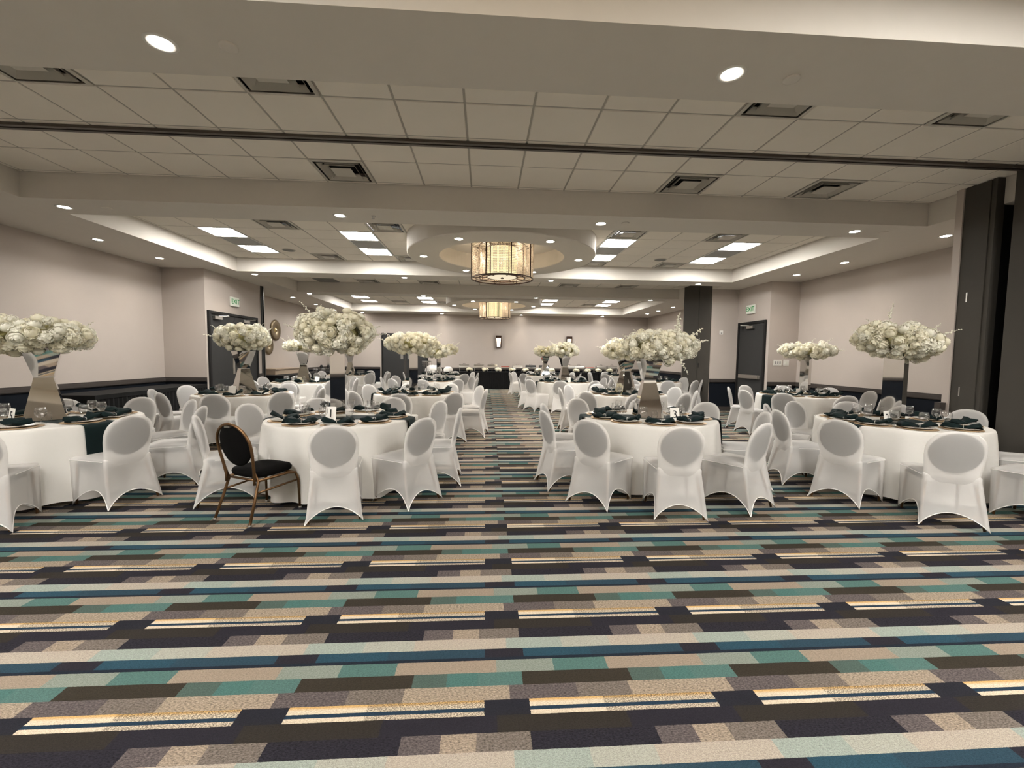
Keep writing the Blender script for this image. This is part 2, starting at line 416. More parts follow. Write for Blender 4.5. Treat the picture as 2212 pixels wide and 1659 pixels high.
for k, wd in PC:
    panels += [(tx_(k), t2y(2), True, f'bright square light panel in chandelier bay tray, {wd}, nearer one'),
               (tx_(k), t2y(3), False, f'unlit grey light panel in chandelier bay tray, {wd}'),
               (tx_(k), t2y(4), True, f'bright square light panel in chandelier bay tray, {wd}, farther one')]
    panels += [(tx_(k), t3y(3), True, f'bright light panel in the last bay tray, {wd}, nearer one'),
               (tx_(k), t3y(5) if k in (0, 4) else t3y(5), True, f'bright light panel in the last bay tray, {wd}, farther one')]
    for yy, q in ((-.77, 'added rear'), (0.45, 'middle'), (1.06, 'front')):  # rear row is an unseen extra, added to brighten the chairs facing the camera
        panels += [(tx_(k), yy, True, f'light panel in the tray above the viewpoint, {wd}, {q} one')]
vents = [v for v in vents if not any(abs(v[0]-p[0]) < .3 and abs(v[1]-p[1]) < .3 for p in panels)]
GREYP = (sx_(-8), S2Y)
skip = [(v[0], v[1]) for v in vents]+[(p[0], p[1]) for p in panels]+[GREYP]
tile_field('white tile ceiling over the near partition track', OPEN[1], GX_S, 3.30, skip)
tile_field('white tile ceiling of the chandelier bay tray', OPEN[2], GX_T, 6.76, skip)
tile_field('white tile ceiling over the far partition track', OPEN[3], GX_S, 12.97, skip, plain_to=12.3)
tile_field('white tile ceiling of the last bay tray', OPEN[4], GX_T, 14.78, skip)
tile_field('white tile ceiling of the tray above the viewpoint', OPEN[0], GX_T, .145, skip, plain_to=1.2)

# vents: frame, three nested cones, dark inside
def vent_meshes():
    def ring(a, za, b, zb):
        mb = MB()
        o_ = [(-a, -a, za), (a, -a, za), (a, a, za), (-a, a, za)]; i_ = [(-b, -b, zb), (b, -b, zb), (b, b, zb), (-b, b, zb)]
        t = .006
        vs = o_+i_+[(x, y_, z+t) for x, y_, z in o_]+[(x, y_, z+t) for x, y_, z in i_]
        fs = []
        for k in range(4):
            n = (k+1) % 4
            fs += [(k, 4+k, 4+n, n), (8+k, 8+n, 12+n, 12+k), (k, n, 8+n, 8+k), (4+k, 12+k, 12+n, 4+n)]
        return mb.add(vs, fs)
    fr = ring(.300, -.004, .270, -.012).mesh('frame', 'vent')
    l1 = ring(.240, -.014, .212, .03).mesh('louvre', 'vent')
    l2 = ring(.182, -.014, .154, .03).mesh('louvre', 'vent')
    c = MB(); c.add([(-.12, -.12, -.014), (.12, -.12, -.014), (.12, .12, -.014), (-.12, .12, -.014), (-.1, -.1, .0), (.1, -.1, .0), (.1, .1, .0), (-.1, .1, .0)],
                    [(0, 3, 2, 1), (4, 5, 6, 7), (0, 1, 5, 4), (1, 2, 6, 5), (2, 3, 7, 6), (3, 0, 4, 7)])
    cp = c.mesh('centre_plate', 'vent')
    bk = MB().box(-.29, .29, -.29, .29, .10, .105).mesh('duct', 'ventdark')
    return [('frame', fr), ('louvre', l1), ('louvre', l2), ('centre_plate', cp), ('duct', bk)]
VM = vent_meshes()
for x, yv, l in vents:
    e = empty('ceiling_vent', (x, yv, ZC)); tag(e, l, 'vent', 'ceiling vents')
    for n_, me in VM: put(me, n_, e)
e = empty('return_grille', (GREYP[0], GREYP[1], ZC)); tag(e, 'flat grey return grille over the far partition track, leftmost', 'vent')
MB().box(-.3, .3, -.3, .3, -.004, .008).build('frame', 'grid', e)
MB().box(-.29, .29, -.29, .29, -.008, -.004).build('screen', 'greypanel', e)
# the vents' dark boxes sit above the tile grid: open the backing by a shallow duct
def panel_meshes():
    fr = MB()
    for a in ((-.3, .3, -.3, -.275), (-.3, .3, .275, .3), (-.3, -.275, -.275, .275), (.275, .3, -.275, .275)): fr.box(a[0], a[1], a[2], a[3], -.008, .008)
    ln = MB().box(-.275, .275, -.275, .275, -.003, .006)
    return fr.mesh('frame', 'white'), ln.mesh('diffuser', 'panel'), ln.mesh('diffuser', 'lensoff')
PF, PL, PO = panel_meshes()
for x, yv, on, l in panels:
    e = empty('light_panel', (x, yv, ZC)); tag(e, l, 'light', 'square ceiling light panels')
    put(PF, 'frame', e); put(PL if on else PO, 'diffuser', e)

# partition tracks
for n_, (yy, l) in enumerate([(4.62, 'dark metal partition track across the near ceiling'), (12.0, 'dark metal partition track across the far ceiling')]):
    mb = MB().box(SXL, SXR, yy-.05, yy-.012, ZC-.028, ZC+.002); mb.box(SXL, SXR, yy+.012, yy+.05, ZC-.028, ZC+.002)
    o = struct(mb.build('trim_%d' % (n_+1), 'darkmetal'), l)
    MB().box(SXL, SXR, yy-.012, yy+.012, ZC-.012, ZC).build('slot', 'slotblack', o)

# ring soffits with their recess, and chandeliers
def ring_soffit(cx, cy_, label):
    mb = MB(); n = 72
    R, r = 1.79, 1.19
    pr = [(R, ZC), (R, ZS+.012), (R-.012, ZS), (r+.012, ZS), (r, ZS+.012), (r, ZC+.0)]
    mb.lathe(pr, n, cx, cy_, 0)
    o = struct(mb.build('ceiling', 'soffit', smooth=False), label)
    MB().lathe([(r+.01, ZC-.004), (r+.01, ZC-.001)], n, cx, cy_, 0, True, True).build('recess_panel', 'soffit', o)
    return o
ring_soffit(.30, 8.43, 'round ring soffit around the near chandelier')
ring_soffit(.30, 16.40, 'round ring soffit around the far chandelier')

def chandelier(cx, cy_, zt, zb, label, nstr):
    e = empty('chandelier', (cx, cy_, zb)); tag(e, label, 'chandelier', 'drum chandeliers')
    H = zt-zb; R = .605
    MB().lathe([(.09, H+.02), (.09, H+.05), (.02, H+.06)], 16, cap1=True).build('canopy', 'bronze', e, True)
    MB().tube([(0, 0, H*.2), (0, 0, ZC-zb)], .012, 8).build('rod', 'bronze', e)
    def hoop(rr, z, hh=.018, wd=.014):
        MB().lathe([(rr-wd, z), (rr, z), (rr, z+hh), (rr-wd, z+hh), (rr-wd, z)], 48).build('hoop', 'bronze', e)
    for rr, z in ((R, 0), (R, H-.02), (.45, .02), (.45, H-.06), (.31, .04), (.31, H-.1)): hoop(rr, z)
    nb = 8
    for k in range(nb):
        a = 2*PI*(k+.3)/nb
        for rr, h0, h1, t in ((R, 0, H, .012), (.45, .02, H-.05, .008)):
            MB().tube([(rr*math.cos(a), rr*math.sin(a), h0), (rr*math.cos(a), rr*math.sin(a), h1)], t, 6).build('bar', 'bronze', e)
        MB().tube([(.3*math.cos(a), .3*math.sin(a), .03), (R*math.cos(a), R*math.sin(a), .008)], .007, 5).build('spoke', 'bronze', e)
        MB().tube([(.05*math.cos(a), .05*math.sin(a), H-.01), (R*math.cos(a), R*math.sin(a), H-.01)], .007, 5).build('spoke', 'bronze', e)
    MB().lathe([(.285, .05), (.285, H-.1)], 40).build('shade', 'shade', e, True)
    MB().lathe([(.285, .046), (.285, .05)], 40, cap0=True).build('diffuser', 'diff', e)
    MB().lathe([(.0, .015), (.03, .02), (.032, .034), (.01, .045)], 12).build('finial', 'bronze', e, True)
    # hanging strings of beads: uncountable, one part per hoop
    for rr, ns, h1 in ((R-.008, nstr, H-.03), (.452, int(nstr*.6), H-.07)):
        mb = MB(); nbead = 22; dz = (h1-.03)/nbead
        for i in range(ns):
            a = 2*PI*i/ns; x, y_ = rr*math.cos(a), rr*math.sin(a); r_ = .0078
            for b in range(nbead):
                z = .03+dz*b
                mb.add([(x, y_, z), (x+r_, y_, z+dz*.45), (x, y_+r_, z+dz*.45), (x-r_, y_, z+dz*.45), (x, y_-r_, z+dz*.45), (x, y_, z+dz*.9)],
                       [(0, 2, 1), (0, 3, 2), (0, 4, 3), (0, 1, 4), (5, 1, 2), (5, 2, 3), (5, 3, 4), (5, 4, 1)])
        o = mb.build('bead_strings', 'crystal', e); o['kind'] = 'stuff'
    ld = bpy.data.lights.new('chandelier_bulb', 'POINT'); ld.energy = 5; ld.color = (1, .80, .58); ld.shadow_soft_size = .05
    for k in range(5):
        lo = bpy.data.objects.new('bulb', ld); COL.objects.link(lo); lo.parent = e; a = 2*PI*(k+.1)/5; lo.location = (.375*math.cos(a), .375*math.sin(a), H*(.35 if k % 2 else .65))
chandelier(.31, 8.43, 3.62, 2.93, 'large beaded drum chandelier over the middle bay', 170)
chandelier(.31, .60, 3.62, 2.93, 'beaded drum chandelier above the viewpoint', 60)
chandelier(.33, 16.40, 3.55, 2.86, 'smaller looking beaded drum chandelier in the far bay', 150)

# downlights
dl_ring = MB().lathe([(.062, .004), (.066, -.004), (.088, -.006), (.092, .0), (.092, .004)], 24).mesh('trim_ring', 'white', True)
dl_lens = MB().lathe([(.063, -.002), (.063, .003)], 24, cap0=True).mesh('lens', 'dlens')
spot = bpy.data.lights.new('downlight_spot', 'SPOT'); spot.energy = SPOT_W; spot.color = (1, .88, .74)
spot.spot_size = math.radians(118); spot.spot_blend = .75; spot.shadow_soft_size = .06
spot_side = spot.copy(); spot_side.energy = SPOT_W*.42
spot_wash = spot.copy(); spot_wash.spot_size = math.radians(58); spot_wash.spot_blend = .9; spot_wash.energy = SPOT_W*.9
def downlight(x, yy, label, z=ZS, data=None):
    e = empty('recessed_downlight', (x, yy, z)); tag(e, label, 'light', 'recessed downlights')
    put(dl_ring, 'trim_ring', e); put(dl_lens, 'lens', e)
    s = bpy.data.objects.new('beam', data or spot); COL.objects.link(s); s.parent = e; s.location = (0, 0, -.02)
ORD = ['first', 'second', 'third', 'fourth']
for yy, nm in ((-1.9, 'on the soffit behind the viewpoint'), (2.88, 'on the soffit nearest the viewpoint'), (6.12, 'on the near edge of the chandelier bay'), (10.78, 'on the far edge of the chandelier bay'), (13.98, 'on the near edge of the last bay'), (19.80, 'along the end wall')):
    for i, x in enumerate((-5.55, -2.0, 1.62, 5.42)):
        downlight(x, yy, f'round downlight {nm}, {ORD[i]} from left', data=spot_wash if yy > 19 else None)
for x, yy, l in [(-6.58, 7.82, 'round downlight over the left wall, middle bay, nearer one'), (-6.58, 9.2, 'round downlight over the left wall, middle bay, farther one'),
                 (6.95, 6.2, 'round downlight over the right wall, middle bay, nearest one'), (6.96, 8.05, 'round downlight over the right wall, middle bay, second one'), (6.96, 9.34, 'round downlight over the right wall, middle bay, farthest one'),
                 (-6.5, 15.0, 'round downlight over the far left wall, nearest of three'), (-6.5, 16.95, 'round downlight over the far left wall, middle of three'), (-6.5, 19.0, 'round downlight over the far left wall, farthest of three'),
                 (6.98, 15.75, 'round downlight over the far right wall, nearest of three'), (6.98, 17.1, 'round downlight over the far right wall, middle of three'), (6.98, 18.3, 'round downlight over the far right wall, farthest of three')]:
    downlight(x, yy, l, data=spot_side)
for (cx, cy_, nm) in ((.30, 8.43, 'near chandelier ring'), (.30, 16.40, 'far chandelier ring')):
    for k, wd in enumerate(('right', 'far right', 'far left', 'left', 'near left', 'near right')):
        a = k*PI/3; downlight(cx+1.5*math.cos(a), cy_+1.5*math.sin(a), f'small downlight on the {nm}, {wd} side')
# concealed sprinkler covers and speakers
cov = MB().lathe([(.055, .002), (.055, -.006), (.045, -.009)], 20, cap1=True).mesh('sprinkler_cover', 'soffit', True)
for x, yy, l in [(-1.6, 2.88, 'flat round sprinkler cover on the nearest soffit, left'), (2.05, 2.9, 'flat round sprinkler cover on the nearest soffit, right'),
                 (-5.0, 6.1, 'flat round sprinkler cover beside the leftmost near downlight'), (1.95, 6.05, 'flat round sprinkler cover right of centre, chandelier bay edge'), (5.85, 6.1, 'flat round sprinkler cover at the right, chandelier bay edge')]:
    tag(put(cov, 'sprinkler_cover', None, (x, yy, ZS)), l, 'sprinkler')
e = empty('fire_sprinkler', (-1.55, 6.1, ZS)); tag(e, 'tiny pendant sprinkler head on the chandelier bay edge', 'sprinkler')
MB().lathe([(.03, 0), (.03, -.006), (.008, -.008), (.008, -.03)], 12).build('body', 'steel', e, True)
MB().lathe([(.02, -.034), (.02, -.031)], 10, cap0=True, cap1=True).build('deflector', 'steel', e)
for x, yy, l in [(-4.2, 9.55, 'round grey ceiling speaker in chandelier bay, left'), (3.9, 9.55, 'round grey ceiling speaker in chandelier bay, right')]:
    e = empty('ceiling_speaker', (x, yy, ZC)); tag(e, l, 'speaker')
    MB().lathe([(.135, .0), (.135, -.008), (.12, -.01)], 28).build('rim', 'vent', e, True)
    MB().lathe([(.12, -.006), (.12, -.009)], 28, cap1=True).build('grille', 'greypanel', e)

# ------------------------------------------------------------------ doors, closets
def box_on(axis, face, n, u0, u1, z0, z1, d0, d1, mb=None):
    """box on a wall face: axis 'x' = face at X const, u runs along Y; n = +-1 into the room"""
    mb = mb or MB(); a, b = sorted((face+n*d0, face+n*d1))
    return mb.box(a, b, u0, u1, z0, z1) if axis == 'x' else mb.box(u0, u1, a, b, z0, z1)
def closer(o, axis, face, n, u, z, d):
    p = empty('closer_mount', (0, 0, 0)); bpy.data.objects.remove(p)
    b = box_on(axis, face, n, u-.14, u+.14, z-.035, z+.035, d, d+.06).build('door_closer', 'steel', o)
    mb = MB()
    if axis == 'x': mb.tube([(face+n*(d+.03), u+.05, z+.04), (face+n*(d+.16), u+.22, z+.06), (face+n*(d+.02), u+.40, z+.085)], .011, 6)
    else: mb.tube([(u, face+n*(d+.03), z+.04), (u+.18, face+n*(d+.16), z+.06), (u+.35, face+n*(d+.02), z+.085)], .011, 6)
    mb.build('closer_arm', 'steel', b)
def door(name, label, axis, face, n, u0, u1, ztop, leaves, fw=.06):
    o = box_on(axis, face, n, u0-fw, u0, 0, ztop+fw, 0, .045); box_on(axis, face, n, u1, u1+fw, 0, ztop+fw, 0, .045, o); box_on(axis, face, n, u0, u1, ztop, ztop+fw, 0, .045, o)
    o = struct(o.build(name, 'doorframe'), label)
    wdt = (u1-u0)/leaves; out = []
    for k in range(leaves):
        lf = box_on(axis, face, n, u0+k*wdt+.004, u0+(k+1)*wdt-.004, .012, ztop-.004, .002, .02).build('door_leaf', 'door', o); out.append(lf)
    return o, out
d1, lv = door('door_1', 'dark grey double doors in the left wing wall', 'x', WLX, 1, 10.30, 12.30, 2.36, 2)
for u in (10.55, 11.75): closer(d1, 'x', WLX, 1, u, 2.27, .02)
for u in (11.16, 11.38): box_on('x', WLX, 1, u, u+.09, .92, 1.32, .02, .024).build('push_plate', 'steel', d1)
box_on('x', WLX, 1, 11.24, 11.32, 2.12, 2.26, .02, .03).build('strike_box', 'door', d1)
d2, lv = door('door_2', 'single dark grey exit door in the right wing wall', 'x', WRX, -1, 10.32, 11.36, 2.36, 1)
closer(d2, 'x', WRX, -1, 10.85, 2.27, .02)
pb = box_on('x', WRX, -1, 10.38, 11.30, .93, 1.03, .02, .05).build('panic_bar', 'steel', d2)
box_on('x', WRX, -1, 10.42, 11.0, .945, 1.015, .05, .085).build('push_rail', 'steel', pb)
d3, lv = door('door_3', 'dark grey double doors in the end wall', 'y', YE, -1, -4.72, -2.72, 2.38, 2)
for u in (-3.92, -3.60): box_on('y', YE, -1, u, u+.12, 1.25, 1.65, .02, .026).build('push_plate', 'steel', d3)
box_on('y', YE, -1, -3.78, -3.66, .3, 1.2, .02, .028).build('pull_plate', 'rail', d3)

# left wing end post (partition jamb)
o = struct(MB().box(WLX-.10, WLX+.03, WLY1-.02, WLY1+.10, 0, ZC).build('trim_3', 'door'), 'grey partition jamb post at the left wing')
MB().box(WLX+.03, WLX+.045, WLY1+.05, WLY1+.065, 0, ZC).build('seal_strip', 'slotblack', o)
MB().box(WLX+.03, WLX+.05, WLY1+.066, WLY1+.085, 0, ZC).build('edge_strip', 'steel', o)
struct(MB().box(XL, WLX, WLY0, WLY1, ZS-.001, ZC).build('ceiling', 'soffit'), 'plain ceiling over the left wing')
struct(MB().box(XL, WLX, WLY1-.02, WLY1, 0, ZC).build('wall_left_wing_back', 'wall'), 'far side of the left wing')

# far pocket closet: grey doors along its side
c = struct(MB().box(CX+.02, CX+.08, CY0+.125, CY1+.09, 0, ZC).build('door_4', 'doorframe'), 'tall dark grey pocket doors of the far closet')
a0 = CY0+.02
for y0, y1 in ((a0, a0+.66), (a0+.68, CY1)):
    lf = MB().box(CX-.02, CX+.02, y0, y1, .02, ZC-.01).build('door_leaf', 'pocket', c)
    MB().box(CX-.03, CX-.02, (y1-.09), (y1-.05), 1.18, 1.30).build('pull', 'black', lf)
    MB().box(CX-.032, CX-.02, (y1-.10), (y1-.075), 1.98, 2.03).build('latch', 'steel', lf)
struct(MB().box(CX+.02, XR, CY1, CY1+.1, 0, ZC).build('wall_right_closet_back', 'wall'), 'far side of the far closet')

# near pocket closet: frame post, open leaf, black pocket, nearer dark leaf
c = struct(MB().box(NX, NX+.12, 5.13, 5.24, 0, ZC).build('door_5', 'pocket'), 'tall grey pocket door frame of the near closet')
MB().box(NX-.012, NX+.10, 4.95, 5.125, .02, ZC-.01).build('door_leaf', 'pocket', c)
MB().box(NX-.002, NX+.11, 4.895, 4.945, 0, ZC).build('jamb', 'pocket', c)
for z in (1.0, 2.2): MB().tube([(NX-.01, 5.128, z), (NX-.01, 5.128, z+.12)], .008, 6).build('hinge', 'steel', c)
MB().box(NX-.02, NX+.02, 3.72, 4.70, .02, ZC-.01).build('door_leaf', 'pocket', c)
mb = MB().box(NX+.9, NX+.94, 3.7, 5.2, 0, ZC); mb.box(NX+.13, NX+.94, 4.92, 4.96, 0, ZC); mb.box(NX+.04, NX+.94, 4.66, 4.70, 0, ZC)
mb.build('pocket_lining', 'pocketdark', c)
struct(MB().box(NX-.015, XR, 5.245, 5.33, 0, ZC).build('wall_right_closet_near', 'wall'), 'pale wall edge beside the near closet')
wall('wall_right_closet_front', 'beige front wall of the near closet', (NX, 3.58), (XR, 3.58), (0, -1))
e = MB().box(NX-.10, NX-.016, 5.27, 5.34, .80, .90).build('door_stop', 'rail'); tag(e, 'small grey bumper block on the near closet edge', 'door stop')

# exit signs
def text_mesh(s, size, m, ext=.001):
    cu = bpy.data.curves.new('t', 'FONT'); cu.body = s; cu.size = size; cu.align_x = 'CENTER'; cu.align_y = 'CENTER'; cu.extrude = ext; cu.resolution_u = 3
    ob = bpy.data.objects.new('t', cu); COL.objects.link(ob)
    dg = bpy.context.evaluated_depsgraph_get(); me = bpy.data.meshes.new_from_object(ob.evaluated_get(dg))
    bpy.data.objects.remove(ob); me.materials.clear(); me.materials.append(M[m]); return me
ex = text_mesh('EXIT', .17, 'exitg')
def exit_sign(loc, rz, label):
    e = empty('exit_sign', loc, rz); tag(e, label, 'exit sign')
    MB().box(-.17, .17, -.002, .045, -.115, .115).build('housing', 'exitw', e, bevel=.008)
    put(ex, 'lettering', e, (.0, -.004, .0), (PI/2, 0, 0))
exit_sign((WLX+.047, 11.30, 2.73), PI/2, 'white exit sign with green letters above the left double doors')
exit_sign((WRX-.047, 10.90, 2.74), -PI/2, 'white exit sign with green letters above the right exit door')
# switches, thermostat
e = empty('switch_plate', (7.20, WRY0, 1.36)); tag(e, 'white triple light switch plate on the right wall return', 'switch')
MB().box(-.105, .105, -.008, 0, -.07, .07).build('plate', 'white', e)
for k in (-1, 0, 1): MB().box(k*.06-.014, k*.06+.014, -.014, -.008, -.035, .035).build('toggle', 'lensoff', e)
e = empty('dimmer_plate', (7.42, WRY0, 1.36)); tag(e, 'white square dimmer plate right of the triple switch', 'switch')
MB().box(-.07, .07, -.008, 0, -.07, .07).build('plate', 'white', e); MB().box(-.03, .03, -.016, -.008, -.03, .03).build('dial', 'exitw', e)
e = empty('thermostat', (6.48, CY0, 2.16)); tag(e, 'small white wall thermostat beside the far pocket doors', 'thermostat')
MB().box(-.045, .045, -.03, 0, -.055, .055).build('housing', 'white', e, bevel=.006); MB().box(-.02, .02, -.034, -.03, -.03, .0).build('face', 'greypanel', e)
# sconces
def sconce(x, label):
    e = empty('wall_sconce', (x, YE, 1.86)); tag(e, label, 'wall lamp', 'end wall sconces')
    MB().box(-.13, .13, -.02, 0, 0, .54).build('back_plate', 'bronze', e)
    MB().box(-.13, .13, -.12, -.02, .42, .54).build('top_cap', 'bronze', e)
    for s in (-1, 1): MB().box(s*.115-.015, s*.115+.015, -.11, -.02, 0, .42).build('side_bar', 'bronze', e)
    g = [[(x_*(1-.25*(t)), -.03-.07*math.cos(x_/.1*1.4)*(1), .42-.40*t) for x_ in (-.1, -.05, 0, .05, .1)] for t in (0, .25, .5, .75, 1)]
    MB().grid(g).build('glass_shade', 'sconce', e, True)
    MB().box(-.13, .13, -.11, -.02, -.02, .0).build('base', 'bronze', e)
    ld = bpy.data.lights.new('sconce_bulb', 'POINT'); ld.energy = 4; ld.color = (1, .8, .55); ld.shadow_soft_size = .05
    lo = bpy.data.objects.new('bulb', ld); COL.objects.link(lo); lo.parent = e; lo.location = (0, -.16, .25)
sconce(.60, 'dark framed wall sconce left of the aisle end')
sconce(3.93, 'dark framed wall sconce behind the flowers, right')
# wall discs on far left wall
for yy, z, r, l in ((15.35, 2.25, .36, 'largest round bronze wall disc on the far left wall'), (14.85, 1.72, .31, 'lower smaller bronze wall disc on the far left wall'), (14.28, 2.42, .34, 'bronze wall disc half hidden by the jamb post')):
    e = empty('wall_disc', (XL, yy, z)); e.rotation_euler = (0, PI/2, 0); tag(e, l, 'wall art', 'bronze wall discs')
    MB().lathe([(r, .01), (r, .03), (r*.8, .045), (r*.3, .02), (r*.26, .01)], 32).build('dish', 'disc', e, True)
    MB().lathe([(r*.26, .012), (r*.14, .05), (0.001, .06)], 20).build('boss', 'brass', e, True)

# ------------------------------------------------------------------ banquet chair under a stretch cover
def cover_mesh(variant=0):
    rnd = random.Random(variant)
    mb = MB(); n = 14
    cb = [(-.232, -.29), (.232, -.29), (.222, .215), (-.222, .215)]
    ct = [(-.192, -.205), (.192, -.205), (.222, .225), (-.222, .225)]
    def edge(c, k, u): a, b = c[k], c[(k+1) % 4]; return (a[0]+(b[0]-a[0])*u, a[1]+(b[1]-a[1])*u)
    ctr = (0, -.01)
    rows = []; K = 9; ztop = .415
    archs = [.125, .15, .13, .15]
    for j in range(K+1):
        t = j/K; row = []
        for k in range(4):
            for i in range(n):
                u = i/n; s = math.sin(PI*u)
                zb = .010+archs[k]*(s**.75 if s > 0 else 0)
                pb = edge(cb, k, u); pt = edge(ct, k, u)
                pull = .045*s*(1-t)**1.0
                pb = (pb[0]*(1-pull/.23) if k in (1, 3) else pb[0], pb[1]*(1-pull/.26) if k in (0, 2) else pb[1])
                tt = t**(.75 if k == 0 else 1.0)
                # cloth stretched over legs: slightly hollow between
                hol = .020*math.sin(PI*t)*s
                x = pb[0]+(pt[0]-pb[0])*tt; y_ = pb[1]+(pt[1]-pb[1])*tt
                x *= 1-(hol/.2 if k in (1, 3) else 0); y_ = y_*(1-(hol/.2 if k in (0, 2) else 0))
                row.append((x, y_, zb+(ztop-zb)*t))
        rows.append(row)
    # seat edge and top
    for sc, z in ((1.005, .437), (.985, .452), (.93, .462), (.6, .470), (.15, .472)):
        row = []
        for k in range(4):
            for i in range(n):
                p = edge(ct, k, i/n)
                q = (ctr[0]+(p[0]-ctr[0])*sc, ctr[1]+(p[1]-ctr[1])*sc)
                row.append((q[0], q[1], z))
        rows.append(row)
    mb.grid([r+[] for r in rows], close=True)
    k0 = len(rows)-1; N = 4*n; mb.f.append(tuple(k0*N+i for i in range(N)))
    # hem strip (rolled edge)
    hem = [rows[0], [(x*.985, y_*.985, z-.003) for x, y_, z in rows[0]]]
    # backrest
    prof = [(.385, .188, .020), (.41, .187, .024), (.44, .186, .026), (.50, .190, .026), (.56, .198, .027), (.62, .204, .029), (.68, .205, .030), (.73, .198, .030),
            (.77, .181, .028), (.80, .157, .026), (.825, .124, .022), (.843, .082, .017), (.852, .035, .010)]
    m = 24; rb = []
    for z, hw, ht in prof:
        t = (z-.38)/.47; yc = -.190-.09*max(0, t)**1.2
        curve = .018
        row = []
        for i in range(m):
            a = 2*PI*i/m; ca, sa = math.cos(a), math.sin(a)
            x = hw*(abs(ca)**.75)*(1 if ca >= 0 else -1)
            y_ = ht*(abs(sa)**.8)*(1 if sa >= 0 else -1)
            row.append((x, yc+y_+curve*(x/.2)**2, z))
        rb.append(row)
    mb.grid(rb, close=True)
    base = len(mb.v)-m; mb.f.append(tuple(base+i for i in range(m)))
    global HEM
    HEM = MB().tube(rows[0]+[rows[0][0]], .0042, 5, False).mesh('hem', 'hem', True)
    e_ = [(x*1.003, y_*1.003, z) for x, y_, z in rows[K+1]]
    global WELT
    WELT = MB().tube(e_[n+3:]+e_[:1][:0], .003, 5, True).mesh('seat_welt', 'hem', True)
    return mb.mesh('chair_cover', 'cover', True)
def pad_oval(mname, mt, hw, hh, ht, zc, rng=(8, 20)):
    mb = MB(); rows = []; A, B = rng
    for j in range(A+1):
        ph = -PI/2+PI*j/A; row = []
        for i in range(B):
            a = 2*PI*i/B; x = hw*math.cos(ph)*math.cos(a); dz = hh*math.sin(ph) if False else hh*math.cos(ph)*math.sin(a); d = ht*math.sin(ph)
            z = zc+dz; t = (z-.38)/.47; yc = -.195-.085*max(0, t)**1.2
            row.append((x, yc+d+.018*(x/.2)**2, z))
        rows.append(row)
    mb.grid(rows, close=True); return mb.mesh(mname, mt, True)
COVER = cover_mesh()
PADB = pad_oval('backrest', 'pad', .182, .180, .021, .655)
def seat_pad():
    mb = MB(); rows = []
    for hx, y0, y1, z in ((.17, -.16, .19, .375), (.195, -.175, .208, .39), (.2, -.18, .212, .415), (.19, -.17, .2, .437), (.12, -.1, .12, .447)):
        row = []
        for i in range(24):
            a = 2*PI*i/24; ca, sa = math.cos(a), math.sin(a)
            row.append((hx*(abs(ca)**.45)*(1 if ca >= 0 else -1), (y0+y1)/2+(y1-y0)/2*(abs(sa)**.45)*(1 if sa >= 0 else -1), z))
        rows.append(row)
    mb.grid(rows, close=True); b = len(mb.v)-24; mb.f.append(tuple(b+i for i in range(24))); mb.f.append(tuple(range(23, -1, -1)))
    return mb.mesh('seat', 'pad', True)
PADS = seat_pad()
def leg(p0, p1): return MB().tube([p0, p1], .0115, 7).mesh('leg', 'brownmetal', True)
LEGS = [leg((s*.208, -.262, .012), (s*.160, -.16, .40)) for s in (-1, 1)]+[leg((s*.200, .192, .012), (s*.185, .18, .40)) for s in (-1, 1)]
def covered_chair(x, yy, rz, label, full=True, parts=True):
    e = empty('banquet_chair', (x, yy, 0), rz); tag(e, label, 'chair', 'white covered banquet chairs')
    cvr = put(COVER, 'chair_cover', e)
    if full: put(HEM, 'hem', cvr); put(WELT, 'seat_welt', cvr)
    put(PADB, 'backrest', e)
    if full:
        put(PADS, 'seat', e)
        for l in LEGS: put(l, 'leg', e)
    return e
def black_chair(x, yy, rz, label):
    e = empty('banquet_chair', (x, yy, 0), rz); tag(e, label, 'chair')
    put(PADS, 'seat', e)
    bp = pad_oval('backrest', 'pad', .188, .182, .026, .665, (10, 28)); put(bp, 'backrest', e)
    # back hoop runs up round the pad and down to the rear legs
    pts = []
    def yb(z): t = (z-.38)/.47; return -.195-.085*max(0, t)**1.2
    for z in (.33, .40, .47, .54, .60, .66): pts.append((-.172-.030*min(1, max(0, (z-.40)/.22)), yb(z), z))
    for i in range(1, 12):
        a = PI-PI*i/12; z = .66+.195*math.sin(a); pts.append((.203*math.cos(a), yb(z), z))
    for z in (.66, .60, .54, .47, .40, .33): pts.append((.172+.030*min(1, max(0, (z-.40)/.22)), yb(z), z))
    MB().tube(pts, .0125, 8).build('back_frame', 'brownmetal', e, True)
    for s in (-1, 1):
        MB().tube([(s*.172, -.20, .44), (s*.180, -.165, .36), (s*.196, -.215, .2), (s*.214, -.285, .0)], .0125, 8).build('leg', 'brownmetal', e, True)
        MB().tube([(s*.19, -.17, .362), (s*.197, .12, .365), (s*.204, .19, .352), (s*.21, .214, .28), (s*.216, .225, .0)], .0125, 8).build('leg', 'brownmetal', e, True)
        MB().tube([(s*.188, -.19, .26), (s*.208, .21, .28)], .009, 7).build('stretcher', 'brownmetal', e, True)
        MB().lathe([(.014, 0), (.016, .012), (.013, .022)], 10, s*.214, -.285, 0, True, True).build('glide', 'steel', e)
        MB().lathe([(.014, 0), (.016, .012), (.013, .022)], 10, s*.216, .225, 0, True, True).build('glide', 'steel', e)
    MB().tube([(-.18, -.165, .36), (.18, -.165, .36)], .010, 7).build('stretcher', 'brownmetal', e, True)
    MB().tube([(-.2, .19, .352), (.2, .19, .352)], .010, 7).build('stretcher', 'brownmetal', e, True)
    MB().box(-.035, .035, yb(.835)-.022, yb(.835)+.004, .825, .84).build('handle_slot', 'steel', e)
    return e

